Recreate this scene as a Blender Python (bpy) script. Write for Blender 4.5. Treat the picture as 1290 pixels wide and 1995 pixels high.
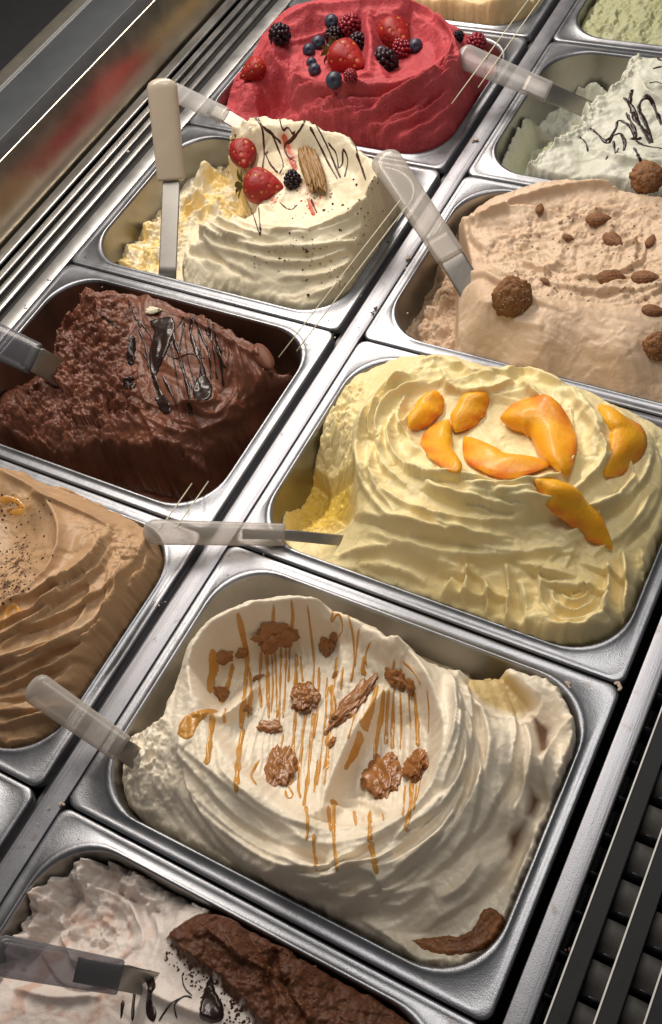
import bpy, bmesh, math, random
import numpy as np
from mathutils import Vector, Matrix, Quaternion

for o in list(bpy.data.objects):
    bpy.data.objects.remove(o)
scene = bpy.context.scene
COL = scene.collection
random.seed(7)

# ------------------------------------------------------------------ camera
CAM_F = 2019.45                                   # focal length in photo pixels (photo 1290 x 1995)
CR = np.array([[0.87168779, -0.45845491, 0.17314589],
               [0.29519122, 0.77322701, 0.56123269],
               [-0.39118096, -0.43810854, 0.80934440]])   # rows: image right, image down, forward, in (x, -y, -z)
CC = np.array([435.2, -1131.3, 752.3])            # camera position, mm
FLIP = np.array([1.0, -1.0, -1.0])
RIGHT, DOWN, FWD = CR[0] * FLIP, CR[1] * FLIP, CR[2] * FLIP
cd = bpy.data.cameras.new('camera')
cd.sensor_fit = 'HORIZONTAL'
cd.sensor_width = 36.0
cd.lens = CAM_F / 1290 * 36.0
cd.clip_start = 0.05
cd.clip_end = 50
cam = bpy.data.objects.new('camera', cd)
COL.objects.link(cam)
M = Matrix.Identity(4)
for i in range(3):
    M[i][0], M[i][1], M[i][2] = RIGHT[i], -DOWN[i], -FWD[i]
    M[i][3] = CC[i] / 1000
cam.matrix_world = M
scene.camera = cam

# ------------------------------------------------------------------ light
world = bpy.data.worlds.new('World')
scene.world = world
world.use_nodes = True
bg = world.node_tree.nodes['Background']
bg.inputs[0].default_value = (1.0, 0.97, 0.93, 1)
bg.inputs[1].default_value = 0.13


def area(name, loc, target, sx, sy, power, col, along=None):
    l = bpy.data.lights.new(name, 'AREA')
    l.shape = 'RECTANGLE'
    l.size, l.size_y = sx, sy
    l.energy = power
    l.color = col
    o = bpy.data.objects.new(name, l)
    COL.objects.link(o)
    o.location = loc
    d = (Vector(target) - Vector(loc)).normalized()
    a = Vector(along or (0, 1, 0))
    z = -d
    x = (a - a.dot(z) * z).normalized()
    y = z.cross(x)
    o.matrix_world = Matrix(((x[0], y[0], z[0], loc[0]), (x[1], y[1], z[1], loc[1]), (x[2], y[2], z[2], loc[2]), (0, 0, 0, 1)))
    return o


area('case_light_tube', (-0.58, -0.05, 0.95), (0.0, -0.65, 0), 1.3, 0.14, 21.5, (1.0, 0.91, 0.80))
area('added_fill', (0.15, -0.35, 1.7), (0.1, -0.7, 0), 0.7, 0.5, 11, (1.0, 0.95, 0.88))  # soft overhead fill, added to lift the shaded flanks; not a known lamp
vs = scene.view_settings
vs.view_transform = 'Standard'
vs.look = 'None'
vs.exposure = -0.15
vs.gamma = 1
scene.cycles.use_denoising = True
scene.cycles.max_bounces = 10
scene.cycles.transmission_bounces = 8
scene.cycles.transparent_max_bounces = 8

# ------------------------------------------------------------------ helpers


def at(px, py, z=0.0):
    """point (mm) where the sight line of photo pixel (px, py) meets height z (mm)"""
    d = RIGHT * ((px - 645) / CAM_F) + DOWN * ((py - 997.5) / CAM_F) + FWD
    return CC + d * ((z - CC[2]) / d[2])


def tag(o, label=None, cat=None, group=None, kind=None):
    if label: o['label'] = label
    if cat: o['category'] = cat
    if group: o['group'] = group
    if kind: o['kind'] = kind
    return o


def empty(name, loc_mm, label=None, cat=None, group=None, kind=None):
    o = bpy.data.objects.new(name, None)
    o.empty_display_size = 0.02
    COL.objects.link(o)
    o.location = Vector(loc_mm) / 1000
    return tag(o, label, cat, group, kind)


def link_mesh(name, me, mat, parent=None, loc_mm=None, smooth=True):
    o = bpy.data.objects.new(name, me)
    COL.objects.link(o)
    if mat is not None and not me.materials:
        me.materials.append(mat)
    if smooth:
        me.polygons.foreach_set('use_smooth', [True] * len(me.polygons))
    if loc_mm is not None:
        o.location = Vector(loc_mm) / 1000
    if parent is not None:
        o.parent = parent
    return o


def mesh_pd(name, verts_mm, faces):
    me = bpy.data.meshes.new(name)
    me.from_pydata([(v[0] / 1000, v[1] / 1000, v[2] / 1000) for v in verts_mm], [], faces)
    me.update()
    return me


def bevel_box(name, x0, x1, y0, y1, z0, z1, b=1.0, seg=2):
    bm = bmesh.new()
    bmesh.ops.create_cube(bm, size=1)
    for v in bm.verts:
        v.co = Vector(((x0 if v.co.x < 0 else x1), (y0 if v.co.y < 0 else y1), (z0 if v.co.z < 0 else z1))) / 1000
    bmesh.ops.bevel(bm, geom=list(bm.edges), offset=b / 1000, segments=seg, affect='EDGES', profile=0.5)
    me = bpy.data.meshes.new(name)
    bm.to_mesh(me)
    bm.free()
    return me


def extrude_profile(name, prof_xz, y0, y1, closed=False):
    """a profile in (x, z) mm drawn out along y"""
    n = len(prof_xz)
    v = [(x, y0, z) for x, z in prof_xz] + [(x, y1, z) for x, z in prof_xz]
    f = [(i, i + 1, n + i + 1, n + i) for i in range(n - 1)]
    if closed:
        f.append((n - 1, 0, n, 2 * n - 1))
        f.append(tuple(range(n - 1, -1, -1)))
        f.append(tuple(range(n, 2 * n)))
    return mesh_pd(name, v, f)


# ---- noise


def _h(ix, iy, seed):
    h = (ix.astype(np.int64) * 374761393 + iy.astype(np.int64) * 668265263 + seed * 974711) & 0xffffffff
    h = ((h ^ (h >> 13)) * 1274126177) & 0xffffffff
    return (h ^ (h >> 16)) & 0xffffffff


def noise(x, y, seed=0):
    x = np.asarray(x, float); y = np.asarray(y, float)
    ix, iy = np.floor(x), np.floor(y)
    fx, fy = x - ix, y - iy
    u = fx * fx * fx * (fx * (fx * 6 - 15) + 10)
    v = fy * fy * fy * (fy * (fy * 6 - 15) + 10)

    def g(a, b, dx, dy):
        an = _h(a, b, seed) * (2 * math.pi / 4294967296.0)
        return np.cos(an) * dx + np.sin(an) * dy
    n00 = g(ix, iy, fx, fy); n10 = g(ix + 1, iy, fx - 1, fy)
    n01 = g(ix, iy + 1, fx, fy - 1); n11 = g(ix + 1, iy + 1, fx - 1, fy - 1)
    return ((n00 * (1 - u) + n10 * u) * (1 - v) + (n01 * (1 - u) + n11 * u) * v) * 1.5


def fbm(x, y, o=4, seed=0, lac=2.03, gain=0.5):
    s = 0; a = 1
    for i in range(o):
        s = s + a * noise(x, y, seed + i * 17)
        x = x * lac + 3.1; y = y * lac + 1.7; a *= gain
    return s


def ridged(x, y, o=4, seed=0):
    s = 0; a = 1
    for i in range(o):
        s = s + a * (1 - 2 * np.abs(noise(x, y, seed + i * 17)))
        x = x * 2.05 + 3.1; y = y * 2.05 + 1.7; a *= 0.5
    return s


def sstep(a, b, x):
    t = np.clip((x - a) / (b - a), 0, 1)
    return t * t * (3 - 2 * t)


def crom(P, n=8):
    P = np.asarray(P, float)
    if len(P) < 3:
        t = np.linspace(0, 1, n)[:, None]
        return P[0] * (1 - t) + P[-1] * t
    Q = np.vstack([2 * P[0] - P[1], P, 2 * P[-1] - P[-2]])
    out = []
    for i in range(1, len(Q) - 2):
        p0, p1, p2, p3 = Q[i - 1:i + 3]
        for t in np.linspace(0, 1, n, endpoint=False):
            out.append(0.5 * (2 * p1 + (p2 - p0) * t + (2 * p0 - 5 * p1 + 4 * p2 - p3) * t * t + (3 * p1 - p0 - 3 * p2 + p3) * t ** 3))
    out.append(P[-1])
    return np.array(out)


# ------------------------------------------------------------------ materials
MAT = {}


class NT:
    def __init__(s, name):
        s.m = bpy.data.materials.new(name)
        s.m.use_nodes = True
        s.t = s.m.node_tree
        s.b = s.t.nodes['Principled BSDF']
        MAT[name] = s.m

    def n(s, typ, **kw):
        x = s.t.nodes.new(typ)
        for k, v in kw.items():
            if k.startswith('i_'):
                key = k[2:]
                x.inputs[int(key) if key.isdigit() else key.replace('_', ' ')].default_value = v
            else:
                setattr(x, k, v)
        return x

    def l(s, a, b):
        s.t.links.new(a, b)

    def set(s, **kw):
        for k, v in kw.items():
            k = k.replace('_', ' ')
            s.b.inputs[k].default_value = v if not (isinstance(v, tuple) and len(v) == 3 and k in ('Base Color', 'Emission Color', 'Specular Tint', 'Coat Tint')) else (*v, 1)

    def mix(s, fac, a, b, blend='MIX'):
        x = s.n('ShaderNodeMix', data_type='RGBA', blend_type=blend)
        for i, v in ((0, fac), (6, a), (7, b)):
            if isinstance(v, (int, float)):
                x.inputs[i].default_value = v
            elif isinstance(v, tuple):
                x.inputs[i].default_value = (*v, 1) if len(v) == 3 else v
            else:
                s.l(v, x.inputs[i])
        return x.outputs[2]

    def coord(s, scale=None, kind='Object'):
        tc = s.n('ShaderNodeTexCoord')
        if scale is None:
            return tc.outputs[kind]
        mp = s.n('ShaderNodeMapping')
        mp.inputs['Scale'].default_value = scale
        s.l(tc.outputs[kind], mp.inputs[0])
        return mp.outputs[0]

    def tex(s, scale, detail=4, rough=0.55, co=None, dist=0.0):
        x = s.n('ShaderNodeTexNoise', i_Scale=scale, i_Detail=detail, i_Roughness=rough, i_Distortion=dist)
        s.l(co if co is not None else s.coord(), x.inputs['Vector'])
        return x.outputs['Fac']

    def ramp(s, fac, p0, p1, c0=(0, 0, 0), c1=(1, 1, 1)):
        x = s.n('ShaderNodeValToRGB')
        x.color_ramp.elements[0].position, x.color_ramp.elements[1].position = p0, p1
        x.color_ramp.elements[0].color, x.color_ramp.elements[1].color = (*c0, 1), (*c1, 1)
        s.l(fac, x.inputs[0])
        return x.outputs[0]

    def bump(s, hgt, strength, dist, prev=None):
        x = s.n('ShaderNodeBump', i_Strength=strength, i_Distance=dist)
        s.l(hgt, x.inputs['Height'])
        if prev is not None:
            s.l(prev, x.inputs['Normal'])
        return x.outputs[0]

    def attr(s, name):
        return s.n('ShaderNodeAttribute', attribute_name=name).outputs['Fac']


def m_metal(name, col, rough, brushed=(8, 600, 600), bump=0.03, dirt=0.0):
    s = NT(name)
    s.set(Metallic=1.0, Roughness=rough)
    co = s.coord(brushed)
    st = s.tex(1.0, 3, 0.6, co)
    blot = s.tex(28, 4, 0.6)
    fine = s.tex(900, 2, 0.5)
    c = s.mix(s.ramp(blot, 0.35, 0.7), tuple(v * 0.82 for v in col), col)
    if dirt:
        d = s.ramp(s.tex(60, 6, 0.7), 0.60, 0.75)
        c = s.mix(s.mix(1.0, d, (dirt, dirt, dirt), 'MULTIPLY'), c, (0.20, 0.16, 0.13))
    s.l(c, s.b.inputs['Base Color'])
    mr = s.n('ShaderNodeMapRange', i_3=max(rough - 0.08, 0.02), i_4=rough + 0.14)
    s.l(blot, mr.inputs[0])
    s.l(mr.outputs[0], s.b.inputs['Roughness'])
    scr = s.ramp(s.tex(1.0, 2, 0.5, s.coord((900, 40, 40))), 0.62, 0.66)
    b = s.bump(st, bump, 0.002)
    b = s.bump(scr, bump * 0.8, 0.0004, b)
    s.l(s.bump(fine, bump * 1.2, 0.0006, b), s.b.inputs['Normal'])
    return s.m


def m_gelato(name, col, col2=None, rough=0.42, sss=0.25, rad=(0.006, 0.004, 0.0025), fine=0.35, fscale=420, layers=(), speck=None, coarse=0.15, spec=0.4):
    """col / col2 vary slowly; layers = [(attribute, colour)] are stains stored on the mesh"""
    s = NT(name)
    col2 = col2 or tuple(v * 0.9 for v in col)
    slow = s.tex(22, 4, 0.6, dist=0.6)
    c = s.mix(s.ramp(slow, 0.35, 0.68), col, col2)
    rg = None
    for a, lc in layers:
        f = s.attr(a)
        c = s.mix(f, c, lc)
    if speck:
        sc, thr, wd, scol = speck
        d = s.ramp(s.tex(sc, 3, 0.6), thr, thr + wd)
        c = s.mix(d, c, scol)
    s.l(c, s.b.inputs['Base Color'])
    s.set(Roughness=rough, Subsurface_Weight=sss, Subsurface_Radius=rad, Subsurface_Scale=1.0)
    s.b.inputs['Specular IOR Level'].default_value = spec
    rgh = s.n('ShaderNodeMapRange', i_3=rough - 0.1, i_4=rough + 0.15)
    s.l(s.tex(60, 4, 0.6), rgh.inputs[0])
    s.l(rgh.outputs[0], s.b.inputs['Roughness'])
    b = s.bump(s.tex(140, 4, 0.6, dist=0.5), coarse, 0.004)
    s.l(s.bump(s.tex(fscale, 3, 0.65), fine, 0.0012, b), s.b.inputs['Normal'])
    return s.m


def m_plain(name, col, rough=0.5, col2=None, nscale=60, bump=0.0, bscale=200, sss=0.0, rad=(0.003, 0.001, 0.001), coat=0.0, metallic=0.0, spec=0.5, ramp=(0.35, 0.7)):
    s = NT(name)
    s.set(Roughness=rough, Metallic=metallic, Coat_Weight=coat, Coat_Roughness=0.12)
    s.b.inputs['Specular IOR Level'].default_value = spec
    if sss:
        s.set(Subsurface_Weight=sss, Subsurface_Radius=rad, Subsurface_Scale=1.0)
    c = s.mix(s.ramp(s.tex(nscale, 4, 0.6), *ramp), col, col2 or tuple(v * 0.75 for v in col))
    s.l(c, s.b.inputs['Base Color'])
    if bump:
        s.l(s.bump(s.tex(bscale, 4, 0.6), bump, 0.002), s.b.inputs['Normal'])
    return s.m


def m_plastic(name, col, rough=0.3, clear=0.5, tint=(0.9, 0.88, 0.86)):
    """frosted see-through plastic: part of the light passes straight, the rest scatters on the surface"""
    s = NT(name)
    s.set(Base_Color=col, Roughness=rough, Coat_Weight=0.35, Coat_Roughness=0.12, Subsurface_Weight=0.3, Subsurface_Radius=(0.004, 0.004, 0.004), Subsurface_Scale=1.0)
    r = s.n('ShaderNodeMapRange', i_3=max(rough - 0.06, 0.02), i_4=rough + 0.16)
    s.l(s.tex(80, 4, 0.6), r.inputs[0])
    s.l(r.outputs[0], s.b.inputs['Roughness'])
    s.l(s.bump(s.tex(160, 3, 0.5), 0.08, 0.002), s.b.inputs['Normal'])
    tr = s.n('ShaderNodeBsdfTransparent')
    tr.inputs[0].default_value = (*tint, 1)
    lw = s.n('ShaderNodeLayerWeight', i_Blend=0.35)
    mr = s.n('ShaderNodeMapRange', i_3=clear, i_4=clear * 0.25)
    s.l(lw.outputs['Facing'], mr.inputs[0])
    mx = s.n('ShaderNodeMixShader')
    s.l(mr.outputs[0], mx.inputs[0])
    s.l(s.b.outputs[0], mx.inputs[1])
    s.l(tr.outputs[0], mx.inputs[2])
    s.l(mx.outputs[0], s.t.nodes['Material Output'].inputs[0])
    return s.m


STEEL = m_metal('pan_steel', (0.31, 0.315, 0.34), 0.35, (40, 40, 40), 0.16, dirt=0.9)
WALLST = m_metal('pan_wall_steel', (0.38, 0.365, 0.34), 0.34, (30, 30, 30), 0.05, dirt=0.4)
RAILST = m_metal('rail_steel', (0.39, 0.39, 0.425), 0.44, (300, 6, 300), 0.16, dirt=0.9)
ALU = m_metal('brushed_aluminium', (0.60, 0.59, 0.585), 0.36, (900, 5, 900), 0.05, dirt=0.15)
MIRROR = m_metal('polished_steel', (0.46, 0.40, 0.31), 0.20, (20, 3, 3), 0.02)
GLINT = m_plain('edge_highlight', (0.72, 0.70, 0.66), 0.3)  # white that paints in the highlight along the grille bars
BLADE = m_metal('blade_steel', (0.40, 0.37, 0.34), 0.40, (200, 20, 20), 0.04, dirt=0.6)
BLACK = m_plain('black_plastic', (0.013, 0.013, 0.015), 0.5, nscale=80, bump=0.05, spec=0.2)
PIT = m_plain('dark_gap', (0.012, 0.012, 0.013), 0.6)
WIRE = m_metal('grille_wire', (0.80, 0.80, 0.80), 0.22, (20, 20, 20), 0.02)

# ------------------------------------------------------------------ the case round the pans
PITCH, WB, XA0, XA1 = 262.0, 360.0, -381.0, -26.5
Y0, Y1 = -1750, 700
me = mesh_pd('case_floor', [(-900, Y0, -140), (700, Y0, -140), (700, Y1, -140), (-900, Y1, -140)], [(0, 1, 2, 3)])
tag(link_mesh('case_floor', me, PIT), kind='structure')

r = link_mesh('divider_rail', bevel_box('divider_rail', -20.0, -0.8, Y0, Y1, -34, -2.2, 0.8), RAILST)
tag(r, 'long narrow steel rail running between the two columns of pans', 'rail')
link_mesh('channel', bevel_box('channel', -27.5, -20.4, Y0, Y1, -34, -9, 0.6), m_metal('channel_steel', (0.16, 0.155, 0.16), 0.45, (300, 6, 300), 0.1), r)
r = link_mesh('edge_rail', bevel_box('edge_rail', 366.5, 382.5, Y0, Y1, -34, -3.0, 0.9), RAILST)
tag(r, 'steel edge rail between the right column of pans and black grille', 'rail')
r = link_mesh('aluminium_strip', bevel_box('aluminium_strip', -401.8, -382.2, Y0, Y1, -30, -0.8, 0.8), ALU)
tag(r, 'bright flat aluminium strip between the air vent and left column of pans', 'strip')

vent = empty('air_vent', (-450, -300, -20), 'slotted air vent of silver slats with black gaps, upper left', 'vent')


def slat(x0, x1, zl, zr, crown=1.6):
    n = 8
    prof = [(x0, zl - 3)] + [(x0 + (x1 - x0) * i / n, zl + (zr - zl) * i / n + crown * math.sin(math.pi * i / n)) for i in range(n + 1)] + [(x1, zr - 3)]
    prof = [(x + 450, z + 20) for x, z in prof]
    return extrude_profile('slat', prof, Y0 + 300, Y1 + 300, True)


for x0, x1, zl, zr, cr in ((-489.5, -467.6, -9, -3.0, 1.0), (-460.3, -448.6, -4.5, -2.2, 1.0), (-441.8, -432.3, -3.5, -2, 1.2), (-423.0, -414.4, -2.6, -2, 1.2)):
    link_mesh('slat', slat(x0, x1, zl, zr, cr), ALU, vent)
link_mesh('vent_bed', bevel_box('vent_bed', -52, 49, Y0 + 300, Y1 + 300, -40, -14, 1), PIT, vent)

wall = empty('polished_upstand', (-500, -300, 0), 'polished steel upstand mirroring the pink and yellow gelato, upper left', 'panel')
prof = [(6, -25), (0, 0), (-18.0, 50), (-18.8, 51.6), (-20.6, 52.2)]
link_mesh('panel', extrude_profile('panel', prof, Y0 + 300, Y1 + 300), MIRROR, wall)
prof = [(-20.6, 52.2), (-22, 52.2), (-22, 50.9), (-47, 50.5), (-48, 48)]
LEDGE = m_plain('ledge_grey', (0.045, 0.043, 0.045), 0.42, nscale=90, bump=0.1, bscale=300)
link_mesh('ledge', extrude_profile('ledge', prof, Y0 + 300, Y1 + 300), LEDGE, wall)
GLZ = m_plain('glass_channel', (0.055, 0.06, 0.065), 0.4, nscale=14, bump=0.04)
ch = empty('glass_channel', (-548, -300, 49), 'grey channel holding the front glass, behind the polished upstand', 'channel')
prof = [(0, -4), (0, 2.2), (-1.4, 2.6), (-66, 3.2), (-67, 2.0), (-68, 2.0), (-69, 4.2), (-72, 5.2)]
link_mesh('channel_base', extrude_profile('channel_base', prof, Y0 + 300, Y1 + 300), GLZ, ch)
prof = [(-72, 5.2), (-84, 5.0), (-100, 1.0), (-112, -8), (-122, -26), (-126, -70)]
link_mesh('outer_lip', extrude_profile('outer_lip', prof, Y0 + 300, Y1 + 300), m_plain('outer_lip', (0.09, 0.08, 0.065), 0.45), ch)
me = mesh_pd('dark_outside', [(-2200, Y0, -60), (-650, Y0, -60), (-650, Y1 + 1500, -60), (-2200, Y1 + 1500, -60)], [(0, 1, 2, 3)])
tag(link_mesh('floor_beyond', me, PIT), kind='structure')

# grille on the right
gr = empty('black_grille', (383, -800, -20), 'black air grille with thin bright bar edges at lower right', 'grille')
CELL = m_plain('grille_cell', (0.26, 0.25, 0.235), 0.5, nscale=40, col2=(0.12, 0.10, 0.09))
RIB = m_plain('grille_rib', (0.02, 0.02, 0.022), 0.4, nscale=60, spec=0.3)
link_mesh('grille_bed', bevel_box('grille_bed', 0, 260, -700, 500, -60, -48, 1), PIT, gr)
me_bar = bevel_box('grille_bar', 0, 13.0, -700, 500, -34, -4, 0.7, 2)
me_highlight = bevel_box('bar_highlight', -1.0, 0.35, -700, 500, -6.0, -3.2, 0.3, 1)  # thin strip carrying the painted highlight of each bar
ribp = [(0, -26), (3, -20), (7, -17.5), (11, -17.5), (15.5, -20)]
v = [(x, 0, z + 20) for x, z in ribp] + [(x, 1.3, z + 20) for x, z in ribp] + [(x, 0, -30) for x, z in ribp] + [(x, 1.3, -30) for x, z in ribp]
n = len(ribp)
f = []
for i in range(n - 1):
    f += [(i, i + 1, n + i + 1, n + i), (2 * n + i, 2 * n + i + 1, i + 1, i), (n + i, n + i + 1, 3 * n + i + 1, 3 * n + i)]
me_rib = mesh_pd('cross_rib', v, f)
NY = 7
v = []; f = []
for j in range(NY + 1):
    yy = 1.5 + 25 * j / NY
    zz = -6 - 20 * (1 - j / NY) ** 1.6
    v += [(0.3, yy, zz), (15.2, yy, zz)]
    if j: f.append((2 * j - 2, 2 * j - 1, 2 * j + 1, 2 * j))
me_cell = mesh_pd('cell_vane', v, f)
for k in range(7):
    bx = 8.0 + 28.3 * k
    b = link_mesh('grille_bar', me_bar, BLACK, gr, (bx, 0, 16), smooth=False)
    link_mesh('bar_highlight', me_highlight, GLINT, b, smooth=False)
    for j in range(0, 14 if k < 3 else 8):
        yy = -330 + 29.5 * j + 11 * (k % 2)
        link_mesh('cross_rib', me_rib, RIB, gr, (bx - 15.3, yy, 4))
        if k: link_mesh('cell_vane', me_cell, CELL, gr, (bx - 15.2, yy, 0))

# ------------------------------------------------------------------ pans


def rrect(hx, hy, rad, k=10, m=8):
    pts = []
    for cx, cy, a0 in ((1, 1, 0), (-1, 1, 90), (-1, -1, 180), (1, -1, 270)):
        ox, oy = cx * (hx - rad), cy * (hy - rad)
        arc = [(ox + rad * math.cos(math.radians(a0 + 90 * i / k)), oy + rad * math.sin(math.radians(a0 + 90 * i / k))) for i in range(k + 1)]
        pts += arc
        nx, ny = [(-1, 1), (-1, -1), (1, -1), (1, 1)][[(1, 1), (-1, 1), (-1, -1), (1, -1)].index((cx, cy))]
        a1 = a0 + 90
        nox, noy = nx * (hx - rad), ny * (hy - rad)
        e = (nox + rad * math.cos(math.radians(a1)), noy + rad * math.sin(math.radians(a1)))
        s = arc[-1]
        for i in range(1, m):
            pts.append((s[0] + (e[0] - s[0]) * i / m, s[1] + (e[1] - s[1]) * i / m))
    return pts


def loops_mesh(name, loops, cap=False):
    v = []; f = []
    n = len(loops[0][0])
    for pts, z in loops:
        v += [(x, y, z) for x, y in pts]
    for a in range(len(loops) - 1):
        for i in range(n):
            j = (i + 1) % n
            f.append((a * n + i, a * n + j, (a + 1) * n + j, (a + 1) * n + i))
    if cap:
        f.append(tuple(range((len(loops) - 1) * n, len(loops) * n)))
    return mesh_pd(name, v, f)


def pan_cell(col, row):
    if col == 'A':
        return (XA0 + XA1) / 2, -(row + 0.5) * PITCH, (XA1 - XA0) / 2 - 0.5
    return WB / 2, -(row + 0.5) * PITCH, WB / 2 - 1.0


INS = 14.0
_pan_mesh = {}


def make_pan(col, row, label):
    cx, cy, hx = pan_cell(col, row)
    hy = PITCH / 2 - 0.9
    if col not in _pan_mesh:
        rim = [(rrect(hx, hy, 9), -9), (rrect(hx, hy, 9), -2.0), (rrect(hx - 0.5, hy - 0.5, 9), -0.7), (rrect(hx - 1.8, hy - 1.8, 9), 0.0),
               (rrect(hx - 4.5, hy - 4.5, 12), -0.5), (rrect(hx - 9.0, hy - 9.0, 46), -0.9), (rrect(hx - 10.6, hy - 10.6, 48), 0.5),
               (rrect(hx - 12.0, hy - 12.0, 49.5), 1.1), (rrect(hx - 13.2, hy - 13.2, 51), 0.5), (rrect(hx - INS, hy - INS, 52), -2.0)]
        bas = [(rrect(hx - INS, hy - INS, 52), -2.0), (rrect(hx - INS - 0.8, hy - INS - 0.8, 52), -14), (rrect(hx - INS - 2.5, hy - INS - 2.5, 52), -50),
               (rrect(hx - INS - 4.5, hy - INS - 4.5, 52), -94), (rrect(hx - INS - 8, hy - INS - 8, 50), -104), (rrect(hx - INS - 16, hy - INS - 16, 45), -110)]
        _pan_mesh[col] = (loops_mesh('rim', rim), loops_mesh('basin', bas, True))
    p = empty('gelato_pan', (cx, cy, -110), label, 'pan', 'steel gelato pans')
    link_mesh('rim', _pan_mesh[col][0], STEEL, p, (0, 0, 110))
    link_mesh('basin', _pan_mesh[col][1], WALLST, p, (0, 0, 110))
    return p


for col, row, lab in (
        ('A', -1, 'steel pan of pale custard gelato at the top edge, left column'),
        ('A', 0, 'steel pan holding the pink berry gelato'),
        ('A', 1, 'steel pan holding the white gelato with two strawberries'),
        ('A', 2, 'steel pan holding the dark chocolate gelato'),
        ('A', 3, 'steel pan holding the caramel brown gelato at left edge'),
        ('A', 4, 'steel pan corner at the left edge below the caramel gelato pan'),
        ('B', -1, 'steel pan of green pistachio gelato at top right corner'),
        ('B', 0, 'steel pan of half-emptied pale mint gelato with chocolate squiggles'),
        ('B', 1, 'steel pan holding the beige almond gelato'),
        ('B', 2, 'steel pan holding the yellow peach gelato'),
        ('B', 3, 'steel pan holding the large cream gelato with caramel drizzle'),
        ('B', 4, 'steel pan at the bottom holding the cocoa-dusted gelato')):
    make_pan(col, row, lab)

# ------------------------------------------------------------------ gelato: a sculpted height field per pan (mm)
FIELDS = {}


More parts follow.
